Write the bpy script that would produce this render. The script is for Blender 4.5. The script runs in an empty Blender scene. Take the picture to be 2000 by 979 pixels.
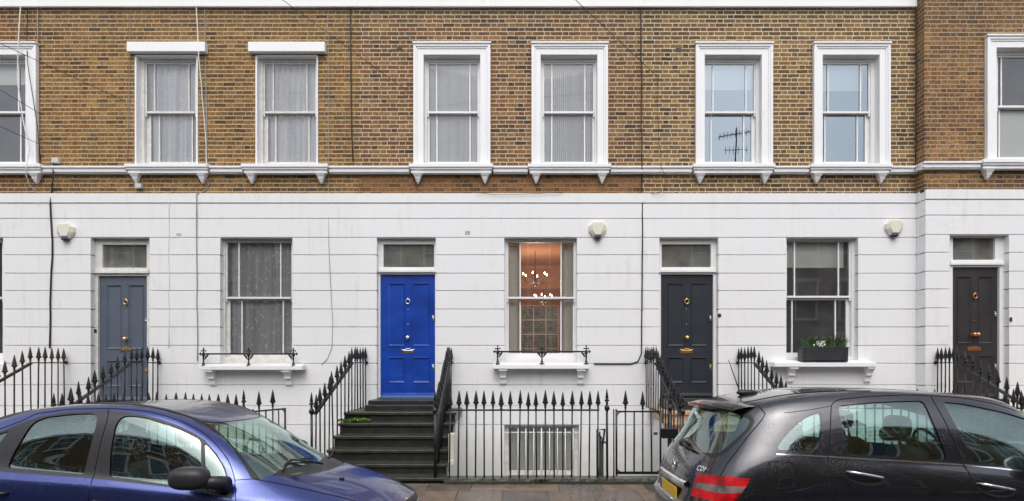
import bpy, math, random
import numpy as np
from mathutils import Vector
from mathutils.geometry import delaunay_2d_cdt
random.seed(7)
R = math.radians
sc = bpy.context.scene
C = sc.collection

# ------------------------------------------------------------------ camera, sky, sun, exposure
H = 1.85
cam = bpy.data.cameras.new('camera')
cam.sensor_width = 36.0
cam.lens = 20.16
cam.shift_x = -0.0075
cam.shift_y = 0.10675
cam.clip_start = 0.05
cam.clip_end = 2000
camo = bpy.data.objects.new('camera', cam)
camo.location = (0, 0, H)
camo.rotation_euler = (R(90), 0, 0)
C.objects.link(camo)
sc.camera = camo

SUN_EL = 56
world = bpy.data.worlds.new('World')
sc.world = world
world.use_nodes = True
wn = world.node_tree
wn.nodes.clear()
w_out = wn.nodes.new('ShaderNodeOutputWorld')
w_bg = wn.nodes.new('ShaderNodeBackground')
w_sky = wn.nodes.new('ShaderNodeTexSky')
w_sky.sky_type = 'NISHITA'
w_sky.sun_disc = False
w_sky.sun_elevation = R(SUN_EL)
w_sky.sun_rotation = R(180)
w_sky.air_density = 1.0
w_sky.dust_density = 3.5
w_hs = wn.nodes.new('ShaderNodeHueSaturation')
w_hs.inputs['Saturation'].default_value = 0.42
w_bg.inputs['Strength'].default_value = 0.15
wn.links.new(w_sky.outputs[0], w_hs.inputs['Color'])
# overcast: a broken grey cloud layer over the sky
w_tc = wn.nodes.new('ShaderNodeTexCoord')
w_no = wn.nodes.new('ShaderNodeTexNoise')
w_no.inputs['Scale'].default_value = 2.2
w_no.inputs['Detail'].default_value = 5
w_mr = wn.nodes.new('ShaderNodeMapRange')
w_mr.inputs['From Min'].default_value = 0.3
w_mr.inputs['From Max'].default_value = 0.7
w_mr.inputs['To Min'].default_value = 0.8
w_mr.inputs['To Max'].default_value = 1.2
w_mx = wn.nodes.new('ShaderNodeVectorMath')
w_mx.operation = 'SCALE'
wn.links.new(w_tc.outputs['Generated'], w_no.inputs['Vector'])
wn.links.new(w_no.outputs[0], w_mr.inputs['Value'])
wn.links.new(w_hs.outputs[0], w_mx.inputs[0])
wn.links.new(w_mr.outputs[0], w_mx.inputs['Scale'])
wn.links.new(w_mx.outputs[0], w_bg.inputs['Color'])
wn.links.new(w_bg.outputs[0], w_out.inputs[0])

sun = bpy.data.lights.new('sun', 'SUN')
sun.energy = 0.55
sun.angle = R(60)
sun.color = (1.0, 0.98, 0.96)
suno = bpy.data.objects.new('sun', sun)
suno.rotation_euler = (R(90 - SUN_EL), 0, 0)
suno.location = (0, -20, 30)
C.objects.link(suno)

sc.view_settings.view_transform = 'Standard'
sc.view_settings.look = 'None'
sc.view_settings.gamma = 1
sc.view_settings.exposure = 0.64
sc.view_settings.use_curve_mapping = False
sc.render.engine = 'CYCLES'
sc.cycles.max_bounces = 10
sc.cycles.transparent_max_bounces = 24
sc.cycles.use_denoising = True
sc.cycles.caustics_reflective = False
sc.cycles.caustics_refractive = False

# ------------------------------------------------------------------ measuring helpers (metres)
F = 1120.0
def PX(px, D=10.0): return (px - 1015.0) * D / F
def PZ(py, D=10.0): return H + (703.0 - py) * D / F
YF = 10.0            # front of the stucco
PAVE = 0.21          # pavement by the railings
AREA = -1.0          # floor of the basement areas

# ------------------------------------------------------------------ node material helpers
class NM:
    def __init__(s, name):
        s.m = bpy.data.materials.new(name)
        s.m.use_nodes = True
        s.t = s.m.node_tree
        s.t.nodes.clear()
        s.out = s.t.nodes.new('ShaderNodeOutputMaterial')
    def n(s, typ, **kw):
        nd = s.t.nodes.new(typ)
        for k, v in kw.items():
            setattr(nd, k, v)
        return nd
    def l(s, a, b): s.t.links.new(a, b)
    def val(s, x, sock):
        if hasattr(x, 'default_value') or hasattr(x, 'is_output'):
            s.l(x, sock)
        else:
            sock.default_value = x
    def math(s, op, a, b=0.0, c=None):
        nd = s.n('ShaderNodeMath', operation=op)
        s.val(a, nd.inputs[0]); s.val(b, nd.inputs[1])
        if c is not None: s.val(c, nd.inputs[2])
        return nd.outputs[0]
    def mix(s, f, a, b, mode='MIX'):
        nd = s.n('ShaderNodeMix', data_type='RGBA', blend_type=mode)
        s.val(f, nd.inputs[0]); s.val(a, nd.inputs[6]); s.val(b, nd.inputs[7])
        return nd.outputs[2]
    def noise(s, scale, detail=3, vec=None, rough=0.5, out=0):
        nd = s.n('ShaderNodeTexNoise')
        nd.inputs['Scale'].default_value = scale
        nd.inputs['Detail'].default_value = detail
        nd.inputs['Roughness'].default_value = rough
        if vec is not None: s.l(vec, nd.inputs['Vector'])
        return nd.outputs[out]
    def mr(s, x, a, b, c=0.0, d=1.0):
        nd = s.n('ShaderNodeMapRange')
        s.val(x, nd.inputs[0])
        for i, v in enumerate((a, b, c, d)): nd.inputs[i + 1].default_value = v
        return nd.outputs[0]
    def pos(s): return s.n('ShaderNodeNewGeometry').outputs['Position']
    def mapped(s, vec, scale):
        nd = s.n('ShaderNodeMapping')
        nd.inputs['Scale'].default_value = scale
        s.l(vec, nd.inputs['Vector'])
        return nd.outputs[0]
    def bump(s, h, strength=0.3, dist=0.01):
        nd = s.n('ShaderNodeBump')
        nd.inputs['Strength'].default_value = strength
        nd.inputs['Distance'].default_value = dist
        s.l(h, nd.inputs['Height'])
        return nd.outputs[0]
    def pbr(s, color, rough=0.6, metal=0.0, normal=None, coat=0.0, spec=0.5, coat_rough=0.03, sheen=0):
        b = s.n('ShaderNodeBsdfPrincipled')
        s.val(color, b.inputs['Base Color']); s.val(rough, b.inputs['Roughness'])
        s.val(metal, b.inputs['Metallic'])
        b.inputs['Specular IOR Level'].default_value = spec
        b.inputs['Coat Weight'].default_value = coat
        b.inputs['Coat Roughness'].default_value = coat_rough
        if normal is not None:
            s.l(normal, b.inputs['Normal'])
        s.l(b.outputs[0], s.out.inputs[0])
        return b

def c4(r, g, b): return (r, g, b, 1.0)

def simple(name, col, rough=0.5, metal=0.0, var=0.0, nscale=8, bump=0.0, coat=0.0, bscale=60):
    m = NM(name)
    p = m.pos()
    color = c4(*col)
    if var:
        f = m.mr(m.noise(nscale, 4, p), 0.3, 0.7)
        color = m.mix(f, c4(*[x * (1 - var) for x in col]), c4(*[min(1, x * (1 + var)) for x in col]))
    nrm = m.bump(m.noise(bscale, 3, p), bump, 0.01) if bump else None
    m.pbr(color, rough, metal, nrm, coat)
    return m.m

def brick_mat(name, ramp, mortar, mw=0.006, vmw=0.005, band=None, mottling=0.5, soot=0.35):
    m = NM(name)
    p = m.pos()
    sep = m.n('ShaderNodeSeparateXYZ'); m.l(p, sep.inputs[0])
    wob = m.math('MULTIPLY', m.math('SUBTRACT', m.noise(9, 2, p), 0.5), 0.012)
    u0 = m.math('ADD', sep.outputs[0], sep.outputs[1])
    u = m.math('ADD', u0, m.math('MULTIPLY', m.math('SUBTRACT', m.noise(30, 1, p), 0.5), 0.012))
    v = m.math('ADD', sep.outputs[2], wob)
    hh, P, hd = 0.0737, 0.318, 0.108
    vr = m.math('DIVIDE', v, hh)
    row = m.math('FLOOR', vr)
    fv = m.math('MULTIPLY', m.math('SUBTRACT', vr, row), hh)
    odd = m.math('MODULO', m.math('ADD', row, 400.0), 2.0)
    jit = m.n('ShaderNodeTexWhiteNoise', noise_dimensions='1D'); m.l(row, jit.inputs['W'])
    off = m.math('ADD', m.math('MULTIPLY', odd, 0.5), m.math('MULTIPLY', jit.outputs[0], 0.13))
    t = m.math('ADD', m.math('DIVIDE', u, P), off)
    cell = m.math('FLOOR', t)
    f = m.math('MULTIPLY', m.math('SUBTRACT', t, cell), P)
    ish = m.math('LESS_THAN', f, hd)
    dh = m.math('MINIMUM', f, m.math('ABSOLUTE', m.math('SUBTRACT', f, hd)))
    dd = m.math('MINIMUM', dh, m.math('SUBTRACT', P, f))
    dv = m.math('MINIMUM', fv, m.math('SUBTRACT', hh, fv))
    en = m.math('MULTIPLY', m.math('SUBTRACT', m.noise(55, 3, p), 0.5), 0.007)
    mh = m.mr(m.math('ADD', dv, en), mw - 0.0015, mw + 0.0015, 1, 0)
    mv = m.mr(m.math('ADD', dd, en), vmw - 0.0015, vmw + 0.0015, 1, 0)
    mort = m.math('MAXIMUM', mh, mv)
    cid = m.n('ShaderNodeCombineXYZ')
    m.l(m.math('ADD', m.math('MULTIPLY', cell, 2.0), ish), cid.inputs[0]); m.l(row, cid.inputs[1])
    wn_ = m.n('ShaderNodeTexWhiteNoise', noise_dimensions='3D'); m.l(cid.outputs[0], wn_.inputs['Vector'])
    rp = m.n('ShaderNodeValToRGB')
    rp.color_ramp.interpolation = 'LINEAR'
    els = rp.color_ramp.elements
    while len(els) < len(ramp): els.new(0.5)
    for i, col in enumerate(ramp):
        els[i].position = i / (len(ramp) - 1); els[i].color = c4(col[0] * 0.88, col[1] * 0.81, col[2] * 0.70)
    m.l(wn_.outputs[0], rp.inputs[0])
    mot = m.mr(m.noise(28, 6, p, 0.75), 0.3, 0.72, 1 - mottling, 1 + mottling * 0.9)
    big = m.mr(m.noise(0.9, 5, p, 0.68), 0.32, 0.66, 1 - soot, 1.15)
    vm = m.n('ShaderNodeVectorMath', operation='SCALE'); m.l(rp.outputs[0], vm.inputs[0]); m.l(m.math('MULTIPLY', mot, big), vm.inputs['Scale'])
    topz = m.mr(m.math('ADD', sep.outputs[2], m.math('MULTIPLY', m.noise(2.5, 4, m.mapped(p, (2.2, 2.2, 0.35)), 0.6), 1.3)), 7.95, 8.75)
    lowz = m.mr(m.math('SUBTRACT', sep.outputs[2], m.math('MULTIPLY', m.noise(3.1, 4, m.mapped(p, (2.0, 2.0, 0.5)), 0.6), 0.4)), 4.72, 4.55)
    grime = m.math('MULTIPLY', m.math('MAXIMUM', topz, lowz), 0.42)
    bcol = m.mix(grime, vm.outputs[0], c4(0.075, 0.06, 0.045))
    if band:   # rebuilt courses of another brick between two heights
        z0, z1, bc = band
        inb = m.math('MULTIPLY', m.math('GREATER_THAN', sep.outputs[2], z0), m.math('LESS_THAN', sep.outputs[2], z1))
        bb = m.n('ShaderNodeVectorMath', operation='SCALE'); bb.inputs[0].default_value = bc
        m.l(m.math('MULTIPLY', m.math('ADD', m.math('MULTIPLY', wn_.outputs[0], 0.9), 0.55), mot), bb.inputs['Scale'])
        bcol = m.mix(m.math('MULTIPLY', inb, 0.6), bcol, bb.outputs[0])
    mcol = m.mix(m.mr(m.noise(14, 4, p), 0.35, 0.7), c4(*mortar), c4(*[x * 0.72 for x in mortar]))
    if band:
        mcol = m.mix(m.math('MULTIPLY', inb, 0.6), mcol, c4(*[x * 0.5 for x in bc]))
    col = m.mix(mort, bcol, mcol)
    hgt = m.math('ADD', m.math('MULTIPLY', mort, 0.35), m.math('MULTIPLY', m.noise(60, 4, p, 0.7), 0.8))
    m.pbr(col, 0.9, 0, m.bump(hgt, 0.55, 0.012), spec=0.25)
    return m.m

def stucco_mat(name, col=(0.78, 0.78, 0.785), dirt=0.14):
    m = NM(name)
    p = m.pos()
    streak = m.noise(2.0, 5, m.mapped(p, (5.0, 5.0, 0.5)), 0.65)
    blot = m.noise(1.3, 4, p, 0.6)
    f = m.math('MULTIPLY', m.mr(streak, 0.5, 0.78), m.mr(blot, 0.4, 0.65))
    base = m.mix(m.math('MULTIPLY', f, 0.75), c4(*col), c4(col[0] * (1 - dirt * 1.4), col[1] * (1 - dirt * 1.5), col[2] * (1 - dirt * 2.2)))
    fine = m.mr(m.noise(45, 3, p, 0.7), 0.70, 0.80)
    base = m.mix(m.math('MULTIPLY', fine, 0.25), base, c4(0.42, 0.40, 0.36))
    sp = m.n('ShaderNodeSeparateXYZ'); m.l(p, sp.inputs[0])
    splash = m.mr(m.math('SUBTRACT', sp.outputs[2], m.math('MULTIPLY', m.noise(4, 5, p, 0.65), 0.9)), 0.25, -0.45)
    base = m.mix(m.math('MULTIPLY', splash, 0.5), base, c4(0.40, 0.41, 0.34))
    crack = m.n('ShaderNodeTexVoronoi', feature='DISTANCE_TO_EDGE'); crack.inputs['Scale'].default_value = 0.9
    cv = m.n('ShaderNodeVectorMath', operation='ADD'); m.l(p, cv.inputs[0]); m.l(m.noise(3, 4, p, 0.6, 1), cv.inputs[1]); m.l(cv.outputs[0], crack.inputs['Vector'])
    ck = m.math('MULTIPLY', m.mr(crack.outputs['Distance'], 0.0, 0.006, 1, 0), m.mr(blot, 0.52, 0.6))
    base = m.mix(m.math('MULTIPLY', ck, 0.35), base, c4(0.3, 0.29, 0.27))
    h = m.math('ADD', m.math('MULTIPLY', m.noise(3.0, 3, p), 1.2), m.math('MULTIPLY', m.noise(70, 3, p), 0.12))
    m.pbr(base, 0.55, 0, m.bump(h, 0.35, 0.012), spec=0.35)
    return m.m

def glass_mat(name, tint=(0.93, 0.96, 0.95), base=0.14, drops=0.0, wav=0.025, refl=(1, 1, 1), film=0.0, filmcol=(0.6, 0.6, 0.58), fres=1.6):
    m = NM(name)
    p = m.pos()
    tr = m.n('ShaderNodeBsdfTransparent'); tr.inputs[0].default_value = c4(*tint)
    gl = m.n('ShaderNodeBsdfGlossy'); gl.inputs['Roughness'].default_value = 0.0
    gl.inputs['Color'].default_value = c4(*refl)
    h = m.noise(2.2, 1, p)
    nrm = m.bump(h, wav, 0.02)
    lw = m.n('ShaderNodeFresnel'); lw.inputs['IOR'].default_value = 1.5
    fac = m.math('ADD', m.math('MULTIPLY', lw.outputs[0], fres), base)
    fac = m.math('MINIMUM', fac, 0.95)
    if drops:
        vo = m.n('ShaderNodeTexVoronoi'); vo.inputs['Scale'].default_value = 85
        m.l(p, vo.inputs['Vector'])
        dr = m.mr(vo.outputs['Distance'], 0.12, 0.30, 1, 0)
        msk = m.mr(m.noise(7, 3, p), 0.42, 0.6)
        dr = m.math('MULTIPLY', dr, msk)
        bn = m.n('ShaderNodeBump'); bn.inputs['Strength'].default_value = drops; bn.inputs['Distance'].default_value = 0.004
        m.l(dr, bn.inputs['Height']); m.l(nrm, bn.inputs['Normal'])
        nrm = bn.outputs[0]
        fac = m.math('MINIMUM', m.math('ADD', fac, m.math('MULTIPLY', dr, 0.18)), 0.95)
    m.l(nrm, gl.inputs['Normal'])
    mx = m.n('ShaderNodeMixShader')
    m.l(fac, mx.inputs[0]); m.l(tr.outputs[0], mx.inputs[1]); m.l(gl.outputs[0], mx.inputs[2])
    sh = mx.outputs[0]
    if film:      # thin uneven grimy film, its pale colour added to brighten the panes
        df = m.n('ShaderNodeBsdfDiffuse'); df.inputs[0].default_value = c4(*filmcol)
        m2 = m.n('ShaderNodeMixShader')
        m.l(m.mr(m.noise(3.5, 4, p, 0.6), 0.3, 0.7, film * 0.6, film * 1.4), m2.inputs[0]); m.l(sh, m2.inputs[1]); m.l(df.outputs[0], m2.inputs[2]); sh = m2.outputs[0]
    m.l(sh, m.out.inputs[0])
    return m.m

def lace_mat(name, thick=0.55, col=(0.8, 0.8, 0.82), fl=16):
    m = NM(name)
    p = m.pos()
    vo = m.n('ShaderNodeTexVoronoi'); vo.inputs['Scale'].default_value = fl
    vec = m.mapped(p, (1, 0.2, 1)); m.l(vec, vo.inputs['Vector'])
    fw = m.mr(vo.outputs['Distance'], 0.12, 0.35, 1, 0)
    n2 = m.mr(m.noise(70, 3, vec), 0.42, 0.62)
    pat = m.math('MULTIPLY', fw, n2)
    fold = m.mr(m.noise(9, 2, m.mapped(p, (1.6, 0.1, 0.06))), 0.3, 0.7, -0.12, 0.16)
    a = m.math('ADD', m.math('ADD', m.math('MULTIPLY', pat, 0.6), thick), fold)
    a = m.math('MINIMUM', a, 1.0)
    d = m.n('ShaderNodeBsdfDiffuse'); d.inputs[0].default_value = c4(*col)
    tl = m.n('ShaderNodeBsdfTransparent')
    mx = m.n('ShaderNodeMixShader')
    m.l(a, mx.inputs[0]); m.l(tl.outputs[0], mx.inputs[1]); m.l(d.outputs[0], mx.inputs[2])
    m.l(mx.outputs[0], m.out.inputs[0])
    return m.m

def car_paint(name, dark, flake, metal=0.6, drops=0.5, rough=0.28):
    m = NM(name)
    p = m.pos()
    fl = m.noise(900, 1, p)
    lw = m.n('ShaderNodeLayerWeight'); lw.inputs[0].default_value = 0.45
    col = m.mix(m.mr(fl, 0.35, 0.75), c4(*dark), c4(*flake))
    vo = m.n('ShaderNodeTexVoronoi'); vo.inputs['Scale'].default_value = 95
    m.l(m.mapped(p, (1, 1, 0.7)), vo.inputs['Vector'])
    dr = m.mr(vo.outputs['Distance'], 0.14, 0.34, 1, 0)
    msk = m.mr(m.noise(6, 3, p), 0.38, 0.58)
    dr = m.math('MULTIPLY', dr, msk)
    b = m.pbr(col, rough, metal, None, 1.0)
    nb = m.bump(dr, drops, 0.004)
    m.l(nb, b.inputs['Coat Normal'])
    m.l(nb, b.inputs['Normal'])
    b.inputs['Coat IOR'].default_value = 1.55
    return m.m

def emis(name, col, strength):
    m = NM(name)
    e = m.n('ShaderNodeEmission'); e.inputs[0].default_value = c4(*col); e.inputs[1].default_value = strength
    m.l(e.outputs[0], m.out.inputs[0])
    return m.m

M = {}
M['stucco'] = stucco_mat('white painted stucco')
M['stucco_old'] = stucco_mat('older white stucco', (0.76, 0.76, 0.76), 0.2)
M['trim'] = stucco_mat('white masonry paint', (0.82, 0.82, 0.825), 0.05)
M['wood_white'] = simple('white gloss timber', (0.78, 0.78, 0.77), 0.35, var=0.03, nscale=5)
M['wood_old'] = simple('weathered white timber', (0.66, 0.65, 0.62), 0.5, var=0.12, nscale=14, bump=0.2)
M['brick_b'] = brick_mat('yellow stock brick', [(0.12, 0.08, 0.05), (0.22, 0.125, 0.05), (0.30, 0.175, 0.062), (0.36, 0.225, 0.085), (0.25, 0.125, 0.048), (0.32, 0.20, 0.075), (0.16, 0.12, 0.075), (0.38, 0.25, 0.115)], (0.55, 0.42, 0.26), 0.0085, 0.0035, soot=0.4, mottling=0.75)
M['brick_a'] = brick_mat('reddish stock brick', [(0.12, 0.075, 0.045), (0.22, 0.11, 0.045), (0.28, 0.13, 0.05), (0.33, 0.19, 0.07), (0.19, 0.085, 0.04), (0.30, 0.17, 0.065)], (0.56, 0.42, 0.28), 0.0075, 0.0035, soot=0.4, mottling=0.75)
M['brick_c'] = brick_mat('pointed stock brick', [(0.09, 0.06, 0.042), (0.20, 0.11, 0.05), (0.27, 0.145, 0.06), (0.32, 0.20, 0.085), (0.24, 0.105, 0.048), (0.17, 0.10, 0.06), (0.30, 0.17, 0.07)], (0.58, 0.51, 0.39), 0.0078, 0.005, band=(4.70, 5.12, (0.25, 0.115, 0.042)), soot=0.25, mottling=0.55)
M['brick_d'] = brick_mat('pointed yellow brick', [(0.085, 0.06, 0.042), (0.21, 0.13, 0.055), (0.30, 0.185, 0.075), (0.34, 0.23, 0.10), (0.22, 0.115, 0.05), (0.17, 0.115, 0.065), (0.29, 0.18, 0.075)], (0.68, 0.60, 0.45), 0.0075, 0.005, soot=0.25, mottling=0.55)
M['brick_e'] = brick_mat('brown stock brick', [(0.15, 0.10, 0.065), (0.24, 0.13, 0.06), (0.31, 0.19, 0.08), (0.25, 0.14, 0.075), (0.36, 0.22, 0.10), (0.17, 0.115, 0.08), (0.28, 0.15, 0.07)], (0.50, 0.40, 0.28), 0.006, 0.0035, soot=0.35, mottling=0.75)
M['iron'] = simple('black painted iron', (0.007, 0.007, 0.009), 0.38, var=0.3, nscale=20, bump=0.15)
M['iron_rust'] = simple('rusting black iron', (0.045, 0.022, 0.015), 0.6, var=0.6, nscale=14, bump=0.3)
M['slate'] = simple('dark wet slate', (0.022, 0.023, 0.020), 0.33, var=0.45, nscale=7, bump=0.2)
M['slate_top'] = simple('dark wet slate tread', (0.034, 0.036, 0.026), 0.35, var=0.4, nscale=9, bump=0.2)
M['tan'] = simple('tan stone', (0.42, 0.30, 0.20), 0.6, var=0.2, nscale=6, bump=0.2)
M['kerb'] = simple('granite kerb', (0.16, 0.155, 0.15), 0.45, var=0.25, nscale=50, bump=0.2)
M['tarmac'] = simple('wet asphalt', (0.032, 0.032, 0.034), 0.55, var=0.3, nscale=3, bump=0.5, bscale=140)
M['concrete'] = simple('area concrete', (0.36, 0.35, 0.33), 0.7, var=0.25, nscale=4, bump=0.3)
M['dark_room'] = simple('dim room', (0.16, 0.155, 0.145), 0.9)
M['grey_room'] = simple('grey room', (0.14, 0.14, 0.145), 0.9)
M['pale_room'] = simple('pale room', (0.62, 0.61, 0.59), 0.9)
M['warm_room'] = simple('terracotta painted wall', (0.55, 0.29, 0.17), 0.8, var=0.08)
M['warm_ceiling'] = simple('peach ceiling', (0.55, 0.30, 0.18), 0.8, var=0.05)
M['floor_wood'] = simple('wood floor', (0.20, 0.11, 0.06), 0.5, var=0.2)
M['glass'] = glass_mat('window glass', (0.98, 0.99, 0.985), base=0.05, film=0.05, filmcol=(0.8, 0.8, 0.8), fres=1.1)
M['glass_sky'] = glass_mat('blue reflecting window glass', (0.80, 0.86, 0.88), base=0.24, refl=(0.80, 0.91, 1.0))  # blue of the sky put into the reflection colour
M['glass_door'] = glass_mat('fanlight glass', (0.80, 0.81, 0.79), base=0.05, film=0.24, filmcol=(0.5, 0.51, 0.46))
M['car_glass'] = glass_mat('green tinted car glass', (0.60, 0.80, 0.75), base=0.115, drops=0.15, wav=0.0, refl=(0.80, 0.98, 0.93))
M['lace_dark'] = lace_mat('grey lace', 0.50, (0.92, 0.92, 0.94), fl=11)
M['lace_white'] = lace_mat('white lace', 0.84, (0.93, 0.93, 0.96), fl=22)
M['blind'] = simple('pale vertical blind slat', (0.92, 0.94, 0.95), 0.7, var=0.04)
M['roller'] = simple('roller blind cloth', (0.88, 0.88, 0.80), 0.8)
M['shutter'] = simple('cream shutter', (0.86, 0.86, 0.76), 0.5)
M['door_blue'] = simple('royal blue gloss', (0.008, 0.052, 0.34), 0.26, var=0.28, nscale=2.2, bump=0.12, bscale=25, coat=0.4)
M['door_grey'] = simple('slate grey paint', (0.095, 0.115, 0.15), 0.35, var=0.08, nscale=4, bump=0.06, bscale=25)
M['door_black'] = simple('charcoal gloss', (0.030, 0.035, 0.043), 0.28, var=0.12, nscale=4, bump=0.05, bscale=25)
M['door_brown'] = simple('dull black paint', (0.030, 0.026, 0.028), 0.4, var=0.2, nscale=4, bump=0.08, bscale=25)
M['brass'] = simple('polished brass', (0.83, 0.58, 0.24), 0.22, 1.0, var=0.1)
M['copper'] = simple('tarnished copper', (0.62, 0.27, 0.14), 0.35, 1.0, var=0.2)
M['chrome'] = simple('chrome', (0.82, 0.83, 0.85), 0.12, 1.0)
M['cream_plastic'] = simple('cream plastic', (0.70, 0.69, 0.57), 0.4)
M['navy_plastic'] = simple('navy lens', (0.015, 0.02, 0.06), 0.15)
M['grey_plastic'] = simple('grey plastic', (0.55, 0.56, 0.57), 0.5)
M['cable_black'] = simple('black cable', (0.015, 0.015, 0.016), 0.5)
M['cable_white'] = simple('white cable', (0.68, 0.68, 0.66), 0.5)
M['cable_grey'] = simple('grey cable', (0.28, 0.28, 0.27), 0.5)
M['lead'] = simple('faux lead planter', (0.035, 0.037, 0.042), 0.4, var=0.2, bump=0.2)
M['leaf'] = simple('green leaf', (0.045, 0.10, 0.025), 0.5, var=0.5, nscale=30)
M['leaf_bright'] = simple('fresh green leaf', (0.13, 0.26, 0.03), 0.5, var=0.4, nscale=30)
M['petal'] = simple('white petal', (0.80, 0.78, 0.78), 0.5)
M['petal_red'] = simple('red petal', (0.45, 0.02, 0.03), 0.5)
M['moss'] = simple('moss', (0.065, 0.085, 0.022), 0.9, var=0.5, nscale=25, bump=0.8)
M['bulb'] = emis('lit candle bulb', (1.0, 0.62, 0.25), 22)
M['paint_blue'] = car_paint('metallic blue car paint', (0.025, 0.04, 0.18), (0.07, 0.10, 0.31), 0.85, 0.25, rough=0.28)
M['paint_black'] = car_paint('metallic black car paint', (0.018, 0.018, 0.022), (0.095, 0.095, 0.105), 0.9, 0.22, rough=0.26)
M['car_black'] = simple('satin black car trim', (0.02, 0.02, 0.022), 0.38, var=0.2, nscale=60, bump=0.25, bscale=220)
M['rubber'] = simple('black rubber seal', (0.008, 0.008, 0.009), 0.45)
M['gap'] = simple('dark panel gap', (0.004, 0.004, 0.005), 0.8)
M['lining'] = simple('dark grey cabin lining', (0.05, 0.055, 0.055), 0.9)
M['seat_cloth'] = simple('grey seat cloth', (0.075, 0.08, 0.085), 0.9, var=0.2, nscale=40)
M['tyre'] = simple('tyre rubber', (0.02, 0.02, 0.02), 0.8, bump=0.3)
M['rim'] = simple('alloy wheel', (0.55, 0.56, 0.58), 0.3, 0.9)
M['plate'] = simple('yellow number plate', (0.85, 0.52, 0.03), 0.45)
M['plate_blue'] = simple('blue plate band', (0.02, 0.08, 0.40), 0.45)

def lamp_mat(name, col, rough=0.12):
    m = NM(name)
    p = m.pos()
    wv = m.n('ShaderNodeTexWave'); wv.inputs['Scale'].default_value = 20; wv.bands_direction = 'Z'
    m.l(p, wv.inputs['Vector'])
    n_ = m.mr(m.noise(8, 3, p), 0.38, 0.60)
    f = m.math('ADD', m.math('MULTIPLY', wv.outputs[1], 0.25), m.math('MULTIPLY', n_, 0.75))
    colr = m.mix(f, c4(*[x * 0.22 for x in col]), c4(*[min(1, x * 1.25) for x in col]))
    m.pbr(colr, 0.3, 0, m.bump(wv.outputs[1], 0.12, 0.004), 0.1, 0.25)
    return m.m
M['tail_red'] = lamp_mat('red tail lamp lens', (0.55, 0.004, 0.008))
M['tail_white'] = lamp_mat('clear lamp lens', (0.19, 0.15, 0.15))
M['head_lamp'] = lamp_mat('clear headlamp lens', (0.5, 0.53, 0.56))

def paving_mat():
    m = NM('wet york stone paving')
    p = m.pos()
    sep = m.n('ShaderNodeSeparateXYZ'); m.l(p, sep.inputs[0])
    cw, rh = 0.565, 0.62
    ry = m.math('DIVIDE', m.math('ADD', sep.outputs[1], 0.18), rh)
    row = m.math('FLOOR', ry)
    fy = m.math('MULTIPLY', m.math('SUBTRACT', ry, row), rh)
    jit = m.n('ShaderNodeTexWhiteNoise', noise_dimensions='1D'); m.l(row, jit.inputs['W'])
    tx = m.math('ADD', m.math('DIVIDE', sep.outputs[0], cw), m.math('MULTIPLY', jit.outputs[0], 1.0))
    cx = m.math('FLOOR', tx)
    fx = m.math('MULTIPLY', m.math('SUBTRACT', tx, cx), cw)
    d = m.math('MINIMUM', m.math('MINIMUM', fx, m.math('SUBTRACT', cw, fx)), m.math('MINIMUM', fy, m.math('SUBTRACT', rh, fy)))
    d = m.math('ADD', d, m.math('MULTIPLY', m.math('SUBTRACT', m.noise(40, 3, p), 0.5), 0.006))
    j = m.mr(d, 0.003, 0.007, 1, 0)
    cid = m.n('ShaderNodeCombineXYZ'); m.l(cx, cid.inputs[0]); m.l(row, cid.inputs[1])
    wn_ = m.n('ShaderNodeTexWhiteNoise', noise_dimensions='3D'); m.l(cid.outputs[0], wn_.inputs['Vector'])
    rp = m.n('ShaderNodeValToRGB')
    cols = [(0.085, 0.062, 0.045), (0.15, 0.115, 0.085), (0.11, 0.10, 0.085), (0.17, 0.12, 0.085), (0.07, 0.065, 0.058)]
    els = rp.color_ramp.elements
    while len(els) < len(cols): els.new(0.5)
    for i, col in enumerate(cols):
        els[i].position = i / 4; els[i].color = c4(*col)
    m.l(wn_.outputs[0], rp.inputs[0])
    mot = m.mr(m.noise(5, 6, p, 0.65), 0.3, 0.7, 0.65, 1.3)
    sca = m.n('ShaderNodeVectorMath', operation='SCALE'); m.l(rp.outputs[0], sca.inputs[0]); m.l(mot, sca.inputs['Scale'])
    spk = m.mr(m.noise(110, 2, p, 0.5), 0.72, 0.76)
    col = m.mix(m.math('MULTIPLY', spk, 0.6), sca.outputs[0], c4(0.35, 0.33, 0.28))
    col = m.mix(j, col, c4(0.025, 0.025, 0.02))
    wet = m.mr(m.noise(2.5, 4, p), 0.35, 0.65, 0.22, 0.5)
    h = m.math('SUBTRACT', m.math('MULTIPLY', m.noise(30, 4, p), 0.5), j)
    m.pbr(col, wet, 0, m.bump(h, 0.3, 0.01))
    return m.m
M['paving'] = paving_mat()

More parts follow.
